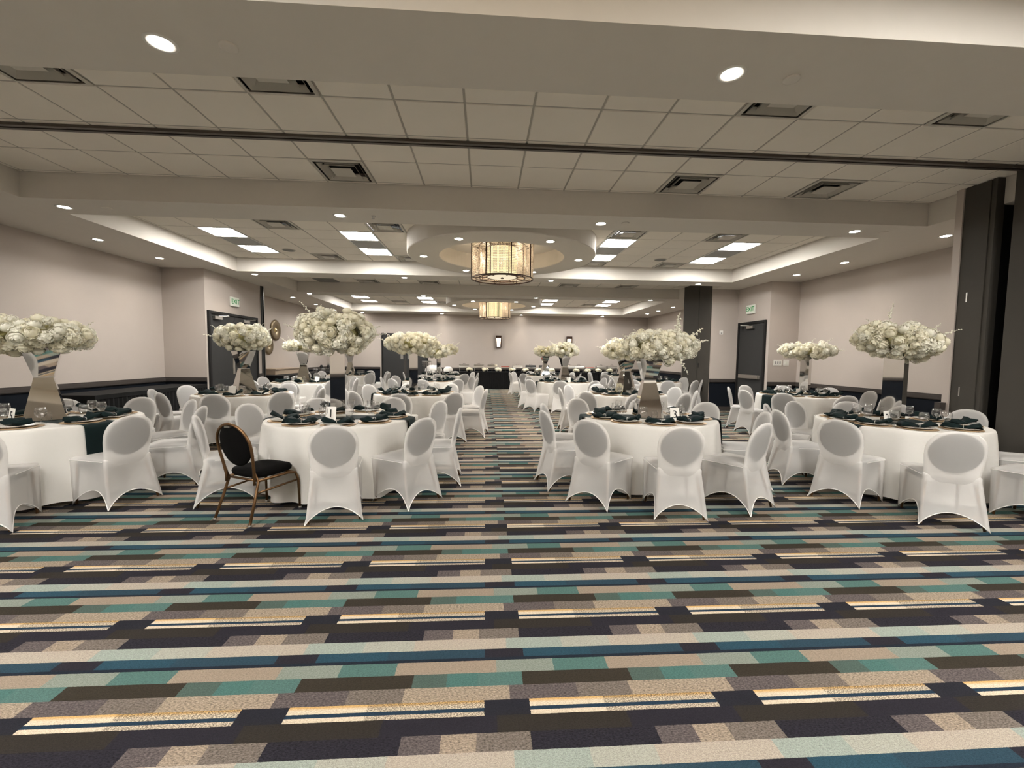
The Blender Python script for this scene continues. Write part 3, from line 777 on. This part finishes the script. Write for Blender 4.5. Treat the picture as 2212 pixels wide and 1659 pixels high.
# ------------------------------------------------------------------ table, cloth, runner
ZTAB = .74; RT = .755
def cloth_mesh(seed):
    rnd = random.Random(seed); mb = MB(); N = 144
    nf = 14; amps = [rnd.uniform(.5, 1.25) for _ in range(nf)]; ph = [rnd.uniform(-.12, .12) for _ in range(nf)]
    def fold(a):
        s = 0; u = a/(2*PI)*nf; k = int(u) % nf; f = u-int(u)
        return amps[k]*(math.sin(PI*f)**2.2)
    rows = []
    for r in (.02, .3, .55, RT-.02): rows.append([(r*math.cos(2*PI*i/N), r*math.sin(2*PI*i/N), ZTAB+.006) for i in range(N)])
    lv = [(0, .0), (.012, .006), (.04, .010), (.12, .012), (.25, .014), (.4, .016), (.55, .018), (.67, .021), (.705, .024)]
    for dz, off in lv:
        row = []; g = (dz/.70)
        for i in range(N):
            a = 2*PI*i/N; aa = a+.06*math.sin(3*a+seed)
            r = RT+.004+off+fold(aa % (2*PI))*(.078*g**.75)-.020*g
            wob = .008*math.sin(5*a+seed)*g
            row.append((r*math.cos(a), r*math.sin(a), ZTAB+.006-dz+(wob if dz > .6 else 0)))
        rows.append(row)
    mb.grid(rows, close=True); mb.f.append(tuple(range(N-1, -1, -1)))
    return mb.mesh('tablecloth', 'cloth', True)
CLOTHS = [cloth_mesh(s) for s in (1, 2, 3)]
TOPM = MB().lathe([(RT-.012, ZTAB-.03), (RT, ZTAB-.024), (RT, ZTAB-.004), (RT-.008, ZTAB)], 64, cap0=True, cap1=True).mesh('tabletop', 'wood')
TLEG = [MB().tube([(sx*.36, sy*.30, 0), (sx*.36, sy*.30, ZTAB-.03)], .016, 8).mesh('leg', 'brownmetal', True) for sx in (-1, 1) for sy in (-1, 1)]
def runner_mesh():
    mb = MB(); path = []
    hang = .34; R = RT+.022+.026
    for z in (hang, .22, .1, .03): path.append((-R-.02*(z/.34), ZTAB-z))
    path += [(-R+.004, ZTAB+.002), (-RT+.01, ZTAB+.0105), (-.4, ZTAB+.0105), (0, ZTAB+.0105), (.4, ZTAB+.0105), (RT-.01, ZTAB+.0105), (R-.004, ZTAB+.002)]
    for z in (.03, .1, .22, hang): path.append((R+.02*(z/.34), ZTAB-z))
    W = 8; rows = []; 
    for x, z in path:
        row = []
        for k in range(W+1):
            y_ = -.15+.30*k/W
            xx = x
            if z < ZTAB: xx = math.copysign(abs(x), x)+math.copysign(.012*math.sin(k*1.7)*(ZTAB-z)/.34, x)
            else: xx = x
            # round table edge: pull the drop in at the runner's sides
            if abs(x) > RT-.02: xx = math.copysign(abs(xx)-(y_**2)/(2*RT)*.9, xx)
            row.append((xx, y_, z))
        rows.append(row)
    mb.grid(rows); return mb.mesh('table_runner', 'green', True)
RUNNER = runner_mesh()

# tableware -----------------------------------------------------------
PLACE = MB().lathe([(.002, .0), (.168, .0), (.168, .003), (.002, .003)], 32).mesh('placemat', 'gold')
PLATE = MB().lathe([(.001, .0), (.085, .0), (.10, .004), (.138, .014), (.140, .017), (.10, .009), (.08, .005), (.001, .005)], 32).mesh('plate', 'plate', True)
def napkin_mesh(kind):
    rnd = random.Random(40+kind); mb = MB(); rows = []; n = 14
    L = .145
    for j in range(17):
        u = -1+2*j/16; d = abs(u-.12)
        w_ = .014+.062*min(1, d*1.25)**.8; h_ = .011+.017*min(1, d*1.2)
        if abs(u) == 1: w_ *= .9; h_ *= .35
        lift = (.006, .055, .022)[kind]*max(0, u)**1.5 + (.01*max(0, -u) if kind == 2 else 0)
        row = []
        for i in range(n):
            a = 2*PI*i/n; pl = 1+.22*math.sin(4*a+u*2+kind)*min(1, d*1.5)
            row.append((u*L*(1.0 if kind != 1 else .9)+.01*math.sin(a*2)*d, w_*math.cos(a)*pl, max(.001, h_+h_*math.sin(a)*pl+lift+.006*math.sin(7*u+i))))
        rows.append(row)
    mb.grid(rows, close=True); mb.f.append(tuple(range(n-1, -1, -1))); b = len(mb.v)-n; mb.f.append(tuple(b+i for i in range(n)))
    return mb.mesh('napkin', 'green', True)
NAPS = [napkin_mesh(k) for k in range(3)]
def ring_mesh():
    mb = MB(); rows = []
    for i in range(16):
        a = 2*PI*i/16; rows.append([(.0144+.004*math.cos(t), (.021+.003*math.sin(t))*math.cos(a), .016+(.019+.003*math.sin(t))*math.sin(a)) for t in (0, PI/2, PI, 3*PI/2)])
    rows.append(rows[0]); mb.grid(rows, close=True); return mb.mesh('napkin_ring', 'steel', True)
NRING = ring_mesh()
GOB = MB().lathe([(.001, .004), (.034, .0), (.036, .002), (.012, .007), (.0045, .014), (.004, .052), (.008, .058), (.026, .066), (.039, .084), (.044, .106), (.042, .130), (.0365, .156), (.0355, .156), (.041, .130), (.0425, .106), (.037, .085), (.02, .068), (.001, .064)], 20).mesh('goblet', 'glass', True)
DIG = {}
def number_card(loc, rz, label, digit):
    e = empty('number_card', loc, rz); tag(e, label, 'card')
    mb = MB(); mb.add([(-.055, 0, 0), (.055, 0, 0), (.055, .022, .145), (-.055, .022, .145), (-.055, .003, 0), (.055, .003, 0), (.055, .025, .145), (-.055, .025, .145)],
                      [(0, 1, 2, 3), (4, 7, 6, 5), (0, 4, 5, 1), (1, 5, 6, 2), (2, 6, 7, 3), (3, 7, 4, 0)])
    mb.build('card', 'paper', e)
    MB().box(-.058, .058, -.012, .03, -.0, .004).build('foot', 'acrylic', e)
    if digit:
        if digit not in DIG: DIG[digit] = text_mesh(digit, .12, 'ink', .0004)
        put(DIG[digit], 'digit', e, (0, .0085, .072), (PI/2-.15, 0, 0))
def hourglass_vase(x, yy, rz, label, s=1.0):
    e = empty('hourglass_vase', (x, yy, ZTAB+.014), rz); tag(e, label, 'vase', 'mirrored hourglass vases')
    def fr(a, za, b, zb):
        return MB().add([(-a, -a, za), (a, -a, za), (a, a, za), (-a, a, za), (-b, -b, zb), (b, -b, zb), (b, b, zb), (-b, b, zb)],
                        [(0, 3, 2, 1), (4, 5, 6, 7), (0, 1, 5, 4), (1, 2, 6, 5), (2, 3, 7, 6), (3, 0, 4, 7)])
    fr(.155*s, 0, .068*s, .43*s).build('lower_body', 'mirror', e)
    fr(.068*s, .43*s, .145*s, .73*s).build('upper_body', 'mirror', e)
    MB().box(-.07*s, .07*s, -.07*s, .07*s, .425*s, .436*s).build('waist_band', 'steel', e)
def column_vase(x, yy, rz, label, wd=.075, H=.74):
    e = empty('column_vase', (x, yy, ZTAB+.014), rz); tag(e, label, 'vase', 'tall mirrored column vases')
    MB().box(-wd, wd, -wd, wd, .012, H).build('body', 'mirror', e)
    MB().box(-wd-.006, wd+.006, -wd-.006, wd+.006, 0, .012).build('base', 'steel', e)
    MB().box(-wd-.003, wd+.003, -wd-.003, wd+.003, H-.006, H).build('rim', 'steel', e)
def crystal_stand(x, yy, label):
    e = empty('crystal_stand', (x, yy, ZTAB+.014)); tag(e, label, 'vase')
    MB().lathe([(.09, 0), (.09, .012), (.012, .02), (.012, .50), (.13, .52), (.13, .532), (.001, .535)], 20).build('stand', 'steel', e, True)
    for rr, n, z0, z1 in ((.125, 20, .40, .52), (.085, 16, .30, .52), (.05, 12, .04, .5)):
        for i in range(n):
            a = 2*PI*i/n; MB().tube([(rr*math.cos(a), rr*math.sin(a), z0), (rr*math.cos(a), rr*math.sin(a), z1)], .0085, 5).build('crystal_rod', 'acrylic', e)

# flowers ---------------------------------------------------------------
def rose_mesh(seed, m):
    rnd = random.Random(seed); mb = MB(); R0 = .037
    mb.lathe([(.001, -.030), (.022, -.026), (.034, -.010), (.035, .002), (.026, .016), (.012, .022), (.001, .020)], 10)
    def petal(az, lat, w_, up):
        rows = []
        for j in range(4):
            v = j/3; row = []
            for i in range(5):
                u = -1+2*i/4; a_ = az+u*w_*math.sin(PI*(.3+.45*v)); l_ = lat+v*up
                r = R0*(.95+.30*v+.06*math.cos(u*2)) + .004*v*v
                row.append((r*math.cos(l_)*math.cos(a_), r*math.cos(l_)*math.sin(a_), r*.82*math.sin(l_)))
            rows.append(row)
        mb.grid(rows)
    for n, lat, w_, up in ((5, -.55, .75, .75), (5, -.05, .72, .75), (4, .50, .85, .65), (3, .95, 1.2, .45)):
        o = rnd.random()*6
        for k in range(n): petal(o+2*PI*k/n+rnd.uniform(-.15, .15), lat+rnd.uniform(-.1, .1), w_, up)
    return mb.mesh('blossom', m, True)
def hydr_mesh(seed, m):
    rnd = random.Random(seed); mb = MB(); R = .042
    for k in range(26):
        z = 1-2*(k+.5)/26; a = k*2.39996; r = math.sqrt(1-z*z); d = Vector((r*math.cos(a), r*math.sin(a), z))
        t = d.cross(Vector((.3, .2, .9))).normalized(); b = d.cross(t)
        o = rnd.random()*2; s = rnd.uniform(.011, .015)
        c = d*R
        for q in range(4):
            an = o+q*PI/2; e1 = t*math.cos(an)+b*math.sin(an); e2 = -t*math.sin(an)+b*math.cos(an)
            mb.add([c, c+e1*s*.7+e2*s*.55+d*.004, c+e1*s*1.35+d*.002, c+e1*s*.7-e2*s*.55+d*.004], [(0, 1, 2, 3)])
    mb.lathe([(.001, -.034), (.026, -.022), (.034, .0), (.026, .022), (.001, .034)], 8)
    return mb.mesh('blossom', m, False)
BLOS = [rose_mesh(1, 'petal'), rose_mesh(2, 'petal2'), rose_mesh(3, 'petal'), hydr_mesh(4, 'petal2'), hydr_mesh(5, 'petal')]
def sprig_mesh(seed):
    rnd = random.Random(seed); mb = MB(); L = .20
    pts = [(0, 0, 0), (.01, .0, L*.35), (.025, .004, L*.7), (.05, 0, L)]
    mb.tube(pts, [.003, .0028, .002, .001], 4)
    for k in range(11):
        t = .25+.75*k/10; a = k*2.4; s = .014*(1.15-.75*t)
        c = Vector((.05*t*t, 0, L*t))+Vector((math.cos(a), math.sin(a), .1))*.014*(1.1-.8*t)
        mb.add([c+Vector(v)*s for v in ((1, 0, 0), (0, 1, 0), (-1, 0, 0), (0, -1, 0), (0, 0, 1), (0, 0, -1))], [(4, 0, 1), (4, 1, 2), (4, 2, 3), (4, 3, 0), (5, 1, 0), (5, 2, 1), (5, 3, 2), (5, 0, 3)])
    return mb.mesh('sprig', 'petal2', True)
SPR = [sprig_mesh(1), sprig_mesh(2)]
LEAFM = MB().grid([[(-.012*math.sin(PI*v)-.001, .06*v, .004*math.sin(PI*v)), (0, .06*v, -.002), (.012*math.sin(PI*v)+.001, .06*v, .004*math.sin(PI*v))] for v in (0, .25, .5, .75, 1)]).mesh('leaf', 'leaf', True)
def core_mesh():
    mb = MB(); rows = []
    for j in range(7):
        p = -PI/2+PI*j/6
        rows.append([(math.cos(p)*math.cos(2*PI*i/14)*(1+.1*math.sin(3*i)), math.cos(p)*math.sin(2*PI*i/14), math.sin(p)) for i in range(14)])
    mb.grid(rows, close=True); return mb.mesh('foliage', 'leaf', True)
CORE = core_mesh()
def flowers(x, yy, zc, hx, hy, hz, n, label, seed, size=1.0, sprigs=8, tall=(), skew=0):
    rnd = random.Random(seed)
    e = empty('flower_arrangement', (x, yy, zc)); tag(e, label, 'flowers', 'white flower centrepieces')
    put(CORE, 'foliage', e, (0, 0, -.01), None, (hx*.64, hy*.64, hz*.58))
    for k in range(n):
        z = 1-2*(k+.5)/n; z = z*.96; a = k*2.39996+rnd.uniform(-.3, .3); r = math.sqrt(1-z*z)
        s = rnd.uniform(.88, 1.03)
        wv = 1+.16*math.sin(2.3*a+seed)+.10*math.sin(5*a+2*seed)
        p = Vector((hx*r*math.cos(a)*s*(.93+.07*wv), hy*r*math.sin(a)*s, hz*z*s*wv+skew*hz*r*math.cos(a)))
        d = Vector((r*math.cos(a)/hx, r*math.sin(a)/hy, z/hz+.4)).normalized()
        q = d.to_track_quat('Z', 'Y').to_euler()
        sc = size*rnd.uniform(.85, 1.25)
        put(BLOS[rnd.randrange(5)], 'blossom', e, p, (q.x, q.y, q.z), (sc, sc, sc))
    for k in range(sprigs):
        a = 2*PI*k/sprigs+rnd.uniform(-.4, .4); z = rnd.uniform(-.15, .75)
        r = math.sqrt(1-z*z); d = Vector((r*math.cos(a), r*math.sin(a), z+.25)).normalized(); q = d.to_track_quat('Z', 'Y').to_euler()
        sc = size*rnd.uniform(.75, 1.1)
        put(SPR[k % 2], 'sprig', e, (hx*r*math.cos(a)*.86, hy*r*math.sin(a)*.86, hz*z*.8), (q.x, q.y, q.z), (sc, sc, sc))
    for k, (tx, ty, tz, dx, dy, dz, sc) in enumerate(tall):
        q = Vector((dx, dy, dz)).normalized().to_track_quat('Z', 'Y').to_euler()
        put(SPR[k % 2], 'sprig', e, (tx, ty, tz), (q.x, q.y, q.z), (sc*1.3, sc*1.3, sc))
    for k in range(max(4, sprigs)):
        a = rnd.uniform(0, 2*PI); z = rnd.uniform(-.6, .6); r = math.sqrt(1-z*z)
        d = Vector((r*math.cos(a), r*math.sin(a), z)); q = d.to_track_quat('Y', 'Z').to_euler()
        put(LEAFM, 'leaf', e, (hx*r*math.cos(a)*.88, hy*r*math.sin(a)*.88, hz*z*.88), (q.x, q.y, q.z))
    return e

# ------------------------------------------------------------------ the tables
POS9 = ['nearest', 'near left', 'left', 'far left', 'back left', 'back right', 'far right', 'right', 'near right']
std9 = lambda ph: [ph-40*k for k in range(9)]
TABLES = [
 # name, x, y, chair angles (deg, clockwise from the near side), chair radius, runner angle, cloth, description
 ('T1', -4.50, 4.65, [-65, -110, -155, 160, 128, 92, 52, 14, -20], {-20: .97, 14: 1.10, 52: 1.0}, -18, 0, 'leftmost front table'),
 ('T2', -1.60, 4.85, [-75, -115, -152, 163, 122, 76, 38, 2, -36], {-75: .95, -115: 1.0, -36: .99}, 176, 1, 'front table beside the black chair'),
 ('T3', 1.93, 4.95, [-98, -135, -168, 160, 118, 72, 32, -14, -59], {-98: 1.06, -135: 1.06, -59: 1.06}, 172, 2, 'front table just right of the aisle'),
 ('T4', 4.72, 4.60, [-119, -155, 170, 138, 104, 68, 14, -28, -72], {-119: 1.14, -155: 1.04, -72: 1.10}, -168, 0, 'rightmost front table'),
 ('T5', -4.20, 7.72, std9(-78), {}, -14, 1, 'second-row table by the left double doors'),
 ('T6', -1.27, 8.00, std9(-94), {}, 5, 2, 'second-row table left of the aisle'),
 ('T7', 2.72, 8.15, std9(-100), {}, -170, 0, 'second-row table right of the aisle'),
 ('T8', 6.25, 8.10, [-98, -138, -172, 148, 108, 68, 28, -12, -58], {}, -168, 1, 'second-row table by the right wall'),
 ('T9', -4.50, 10.90, std9(-80), {}, 8, 2, 'third-row table at far left'),
 ('T10', -1.50, 11.90, std9(-92), {}, 4, 0, 'third-row table with crystal stand'),
 ('T11', 2.20, 11.85, std9(-104), {}, 178, 1, 'third-row table right of the aisle'),
 ('T13', 4.95, 12.30, std9(-96), {}, 3, 2, 'third-row table by the far pocket doors'),
 ('T12', -4.60, 14.90, std9(-85), {}, 5, 0, 'last-row table at far left'),
 ('T14', -1.55, 15.20, std9(-88), {}, 3, 1, 'last-row table left of the aisle'),
 ('T15', 2.20, 15.80, std9(-92), {}, 177, 2, 'last-row table right of the aisle'),
 ('T16', 5.20, 16.00, std9(-95), {}, 4, 0, 'last-row table at far right'),
]
ZN = ZTAB+.0115
for ti, (tn, x, yy, angs, rad, ra, ck, desc) in enumerate(TABLES):
    row1, far = ti < 4, ti >= 8
    rnd = random.Random(100+ti)
    t = empty('banquet_table', (x, yy, 0), rnd.uniform(0, 1)); tag(t, f'round folding table under white cloth, {desc}', 'table', 'round banquet tables')
    put(TOPM, 'tabletop', t)
    for l in TLEG: put(l, 'leg', t)
    o = put(CLOTHS[ck], 'tablecloth', None, (x, yy, 0), (0, 0, rnd.uniform(0, 6.28))); tag(o, f'white floor-length round tablecloth on {desc}', 'tablecloth', 'white round tablecloths')
    o = put(RUNNER, 'table_runner', None, (x, yy, 0), (0, 0, math.radians(ra))); tag(o, f'dark green runner across {desc}', 'table runner', 'dark green table runners')
    for k, a in enumerate(angs):
        an = math.radians(a); r = rad.get(a, 1.02)+(0 if a in rad else rnd.uniform(-.02, .04))
        px, py = x+r*math.cos(an), yy+r*math.sin(an); rz = an+PI/2+(0 if row1 else rnd.uniform(-.08, .08))
        pos = POS9[k]
        if tn == 'T2' and a == -115:
            black_chair(px, py, rz, 'uncovered black upholstered banquet chair with bronze metal frame')
        else:
            covered_chair(px, py, rz, f'white stretch-covered chair, {pos} seat of {desc}', full=not far)
        # setting
        sx, sy = x+.555*math.cos(an), yy+.555*math.sin(an)
        o = put(PLACE, 'placemat', None, (sx, sy, ZN)); tag(o, f'round gold lace placemat, {pos} seat of {desc}', 'placemat', 'gold lace placemats')
        o = put(PLATE, 'plate', None, (sx, sy, ZN+.004)); tag(o, f'round white dinner plate, {pos} seat of {desc}', 'plate', 'white dinner plates')
        nk = rnd.randrange(3); rr = an+rnd.choice((PI/2, PI/2, PI/2+PI, .4))+rnd.uniform(-.5, .5)
        o = put(NAPS[nk], 'napkin', None, (sx, sy, ZN+.012), (0, 0, rr)); tag(o, f'folded dark green napkin, {pos} seat of {desc}', 'napkin', 'dark green napkins')
        put(NRING, 'napkin_ring', o)
        ga = an+.30*(1 if k % 2 else .8); gr = .395+rnd.uniform(-.03, .03)
        o = put(GOB, 'goblet', None, (x+gr*math.cos(ga), yy+gr*math.sin(ga), ZN)); tag(o, f'clear stemmed goblet, {pos} seat of {desc}', 'glass', 'clear goblets')
for tn, loc, rz, l, dg in [('T3', (2.10, 4.58), .10, 'white card with printed figure three, right of the aisle', '3'), ('T4', (4.37, 4.35), .35, 'white card with printed figure two, rightmost front table', '2'),
                           ('T2', (-1.62, 4.56), -.1, 'white card with figure one by the tall column vase', '1'), ('T1', (-4.52, 4.33), -.45, 'white card with figure five at the left edge', '5'),
                           ('T5', (-4.22, 7.38), .1, 'small white card on table by the left double doors', ''), ('T7', (2.95, 7.80), .1, 'small white card on table right of the aisle in the second row', ''),
                           ('T9', (-4.05, 10.55), .0, 'small white card on third-row table at far left', ''), ('T8', (5.95, 7.75), .3, 'small white card on table by the right wall', ''),
                           ('T11', (2.25, 11.45), .0, 'small white card on third-row table right of the aisle', '')]:
    number_card((loc[0], loc[1], ZN), rz, l, dg)
V = {t[0]: (t[1], t[2], t[7]) for t in TABLES}
def vz(t, dx=0, dy=0): return V[t][0]+dx, V[t][1]+dy
hv = lambda t, rz, dx=0, dy=0, s=1.: hourglass_vase(*vz(t, dx, dy), rz, f'mirrored hourglass vase on {V[t][2]}', s)
cv = lambda t, rz, dx=0, dy=0, **k: column_vase(*vz(t, dx, dy), rz, f'tall mirrored column vase on {V[t][2]}', **k)
hv('T1', .70); hv('T3', -.16); hv('T5', .85); hv('T7', .25); hv('T9', .3); hv('T11', .1); hv('T13', .2); hv('T12', .2); hv('T15', .1); hv('T16', .3)
cv('T2', .35, -.04); cv('T4', .55, -.05, wd=.09); cv('T6', .2, -.06); cv('T8', .6, .08, wd=.075); cv('T14', .3, -.1, wd=.06)
crystal_stand(-1.62, 11.95, 'crystal rod flower stand left of the aisle')
fl = lambda t, zc, hx, hz, n, seed, dx=0, **k: flowers(V[t][0]+dx, V[t][1], zc, hx, hx*.92, hz, n, f'white rose and hydrangea centrepiece on {V[t][2]}', seed, **k)
fl('T1', 1.60, .50, .15, 170, 11, dx=-.12, size=1.15, sprigs=6)
fl('T2', 1.69, .385, .21, 185, 12, dx=-.055, size=1.2, sprigs=9)
fl('T3', 1.58, .40, .16, 165, 13, dx=.12, size=1.15, sprigs=9, tall=[(.12, -.1, .08, .35, 0, 1, 1.7), (.15, -.12, .08, .3, .1, 1, 1.5), (.26, -.1, .06, .9, 0, .6, 1.5), (-.3, -.1, .05, -1, 0, .35, 1.1), (.1, -.3, -.1, .2, -.3, -1, 1.1)])
fl('T4', 1.67, .385, .17, 170, 14, dx=-.05, size=1.15, sprigs=7, skew=-.35, tall=[(-.22, -.1, .2, -.1, 0, 1, 1.0)])
fl('T5', 1.72, .40, .20, 130, 15, dx=.0, size=1.25, sprigs=10)
fl('T6', 1.66, .46, .17, 130, 16, dx=-.08, size=1.25, sprigs=8)
fl('T7', 1.60, .44, .17, 130, 17, dx=.0, size=1.25, sprigs=8)
fl('T8', 1.62, .48, .13, 130, 18, dx=.1, size=1.2, sprigs=8)
fl('T9', 1.64, .44, .11, 80, 19, size=1.3, sprigs=6)
fl('T10', 1.56, .44, .16, 80, 20, dx=.08, size=1.3, sprigs=6)
fl('T11', 1.64, .38, .17, 80, 21, size=1.3, sprigs=6)
fl('T13', 1.58, .40, .14, 70, 22, size=1.35, sprigs=5)
fl('T12', 1.62, .40, .14, 60, 23, size=1.45, sprigs=5)
fl('T14', 1.64, .44, .16, 60, 24, dx=.1, size=1.45, sprigs=5)
fl('T15', 1.64, .38, .16, 60, 25, size=1.45, sprigs=5)
fl('T16', 1.58, .38, .14, 60, 26, size=1.45, sprigs=5)

# ------------------------------------------------------------------ buffet along the end wall
def skirt_mesh(L, D, H=.755, pitch=.045):
    mb = MB(); per = []
    def side(p, q):
        d = Vector((q[0]-p[0], q[1]-p[1])); n = max(4, int(d.length/pitch)); nr = Vector((d.y, -d.x)).normalized()
        for i in range(n): 
            pt = Vector(p)+d*(i/n)+nr*(.010 if i % 2 else -.004); per.append((pt.x, pt.y))
    c = [(-L/2, -D/2), (L/2, -D/2), (L/2, D/2), (-L/2, D/2)]
    for k in range(4): side(c[k], c[(k+1) % 4])
    mb.grid([[(x_, y_, z) for x_, y_ in per] for z in (.01, H-.06)], close=True)
    top = MB().box(-L/2-.012, L/2+.012, -D/2-.012, D/2+.012, H-.07, H)
    return mb.mesh('skirt', 'skirt'), top.mesh('top_cloth', 'skirt')
def skirted(x, yy, rz, L, D, label):
    s_, t_ = skirt_mesh(L, D)
    e = empty('buffet_table', (x, yy, 0), rz); tag(e, label, 'table', 'black skirted tables')
    put(s_, 'skirt', e); put(t_, 'top_cloth', e); return e
BY = 18.95
for i, x in enumerate((-.15, 2.33, 4.81)):
    skirted(x, BY, 0, 2.44, .78, 'black skirted buffet table along the end wall, '+('left', 'middle', 'right')[i]+' section')
skirted(-2.05, 18.75, 0, 1.3, .76, 'short black skirted table with white linen by the end doors')
skirted(-6.50, 8.45, PI/2, 2.70, .72, 'black skirted table along the left wall, middle bay')
skirted(-6.62, 15.3, PI/2, 3.2, .72, 'black skirted table along the far left wall, nearer one')
skirted(-6.62, 18.3, PI/2, 2.4, .72, 'black skirted drinks table along the far left wall, farther one')
e = empty('counter_ledge', (-7.0, 15.3, .757)); tag(e, 'tan laminate ledge box on the far left black table', 'ledge')
MB().box(-.2, .2, -1.0, 1.0, 0, .16).build('front_panel', 'tan', e); MB().box(-.23, .23, -1.03, 1.03, .16, .19).build('ledge_top', 'tan', e)
BT = .757
def chafing(x, yy, kind, label):
    e = empty('chafing_dish', (x, yy, BT)); tag(e, label, 'chafing dish', 'chafing dishes on the buffet')
    for sx in (-1, 1):
        for sy in (-1, 1): MB().tube([(sx*.20, sy*.13, 0), (sx*.19, sy*.12, .15)], .008, 6).build('leg', 'steel', e)
    MB().box(-.22, .22, -.15, .15, .14, .20).build('pan', 'steel', e, bevel=.01)
    if kind == 'open':
        MB().box(-.19, .19, -.12, .12, .195, .225).build('food', 'food', e, bevel=.02)
    else:
        rows = []
        for j in range(9):
            a = PI*j/8; rows.append([(-.22*(1-.0), -.15*math.cos(a), .2+.10*math.sin(a)), (.22, -.15*math.cos(a), .2+.10*math.sin(a))])
        lid = MB().grid(rows); lid.f.append(tuple(range(0, 18, 2))); lid.f.append(tuple(range(17, 0, -2)))
        l = lid.build('lid', 'steel' if kind == 'steel' else 'black', e)
        MB().tube([(-.06, 0, .30), (-.05, 0, .335), (.05, 0, .335), (.06, 0, .30)], .007, 6).build('handle', 'black', l)
    MB().lathe([(.035, 0), (.035, .06), (.02, .07)], 12).build('burner', 'black', e)
NTH = ['first', 'second', 'third', 'fourth', 'fifth', 'sixth', 'seventh', 'eighth', 'ninth', 'tenth', 'eleventh', 'twelfth']
kinds = ['steel', 'steel', 'steel', 'open', 'steel', 'black', 'black', 'steel', 'steel', 'open', 'steel', 'steel']
for i, x in enumerate((-.95, -.30, .30, .88, 1.42, 2.02, 2.62, 3.75, 4.2, 4.7, 5.22, 5.72)):
    chafing(x, BY+.17, kinds[i], ('silver lidded', 'silver lidded', 'silver lidded', 'open red', 'silver lidded', 'black lidded', 'black lidded', 'silver lidded', 'silver lidded', 'open red', 'silver lidded', 'silver lidded')[i]+f' chafing dish on the buffet, {NTH[i]} from left')
BOWL = MB().lathe([(.02, 0), (.05, .005), (.06, .04), (.058, .05), (.001, .04)], 14).mesh('bowl', 'black', True)
for i, x in enumerate((-.72, -.02, .55, 1.16, 1.75, 2.3, 2.9, 3.5, 4.0, 4.5, 5.0, 5.5)):
    rnd = random.Random(300+i)
    e = empty('flower_bowl', (x, BY-.22, BT)); tag(e, f'small white flower bowl on buffet front edge, {NTH[i]} from left', 'flowers', 'small buffet flowers')
    put(BOWL, 'bowl', e)
    for k in range(9):
        a = k*2.4; r = .085*math.sqrt(k/9); s = rnd.uniform(1.3, 1.7)
        put(BLOS[rnd.randrange(5)], 'blossom', e, (r*1.3*math.cos(a), r*math.sin(a), .095-.25*r+rnd.uniform(0, .03)), (rnd.uniform(-.5, .5), rnd.uniform(-.5, .5), 0), (s, s, s))
def linen(name, loc, sx, sy, sz, label, seed):
    mb = MB(); rows = []
    for j in range(9):
        p = PI*.5*j/8; rows.append([(sx*math.cos(p)**.6*math.cos(2*PI*i/20)*(1+.06*math.sin(5*i+seed)), sy*math.cos(p)**.6*math.sin(2*PI*i/20), sz*math.sin(p)*(1+.05*math.sin(3*i))) for i in range(20)])
    mb.grid(rows, close=True); o = mb.build(name, 'cloth', None, True, loc); tag(o, label, 'linen'); return o
linen('linen_pile', (-2.25, 18.72, BT), .36, .28, .26, 'rounded heap of white linen by the end doors', 1)
linen('linen_pile', (-1.62, 18.72, BT), .20, .22, .20, 'smaller pile of white linen right of the heap', 2)
# drinks on the far left table
def urn(loc, label):
    e = empty('coffee_urn', loc); tag(e, label, 'urn')
    MB().lathe([(.11, 0), (.12, .02), (.09, .04), (.12, .08), (.135, .2), (.12, .3), (.05, .34), (.012, .36), (.016, .385), (.001, .39)], 20).build('body', 'steel', e, True)
    for s in (-1, 1): MB().tube([(0, s*.13, .24), (0, s*.19, .22), (0, s*.19, .13), (0, s*.13, .12)], .01, 6).build('handle', 'black', e, True)
    MB().tube([(.12, 0, .09), (.19, 0, .09), (.19, 0, .05)], .012, 6).build('spout', 'steel', e, True)
urn((-6.62, 18.75, BT), 'polished steel coffee urn on the far left drinks table')
TUM = MB().lathe([(.001, .003), (.032, 0), (.04, .11), (.038, .11), (.030, .006), (.001, .008)], 14).mesh('tumbler', 'glass', True)
for i in range(14):
    o = put(TUM, 'tumbler', None, (-6.75+.12*(i % 3), 17.3+.21*(i//2), BT)); tag(o, 'clear tumbler among the glasses on the far left drinks table', 'glass', 'tumblers on the drinks table')
for i, (a, b) in enumerate(((-6.7, 17.95), (-6.55, 18.32))):
    e = empty('coffee_pot', (a, b, BT)); tag(e, 'black insulated coffee pot on drinks table, '+('nearer' if i == 0 else 'farther')+' one', 'coffee pot')
    MB().lathe([(.07, 0), (.075, .02), (.07, .17), (.045, .22), (.04, .24), (.001, .25)], 16).build('body', 'black', e, True)
    MB().tube([(.0, .06, .19), (.0, .13, .17), (.0, .13, .06), (.0, .07, .05)], .009, 6).build('handle', 'black', e, True)
bpy.context.view_layer.update()
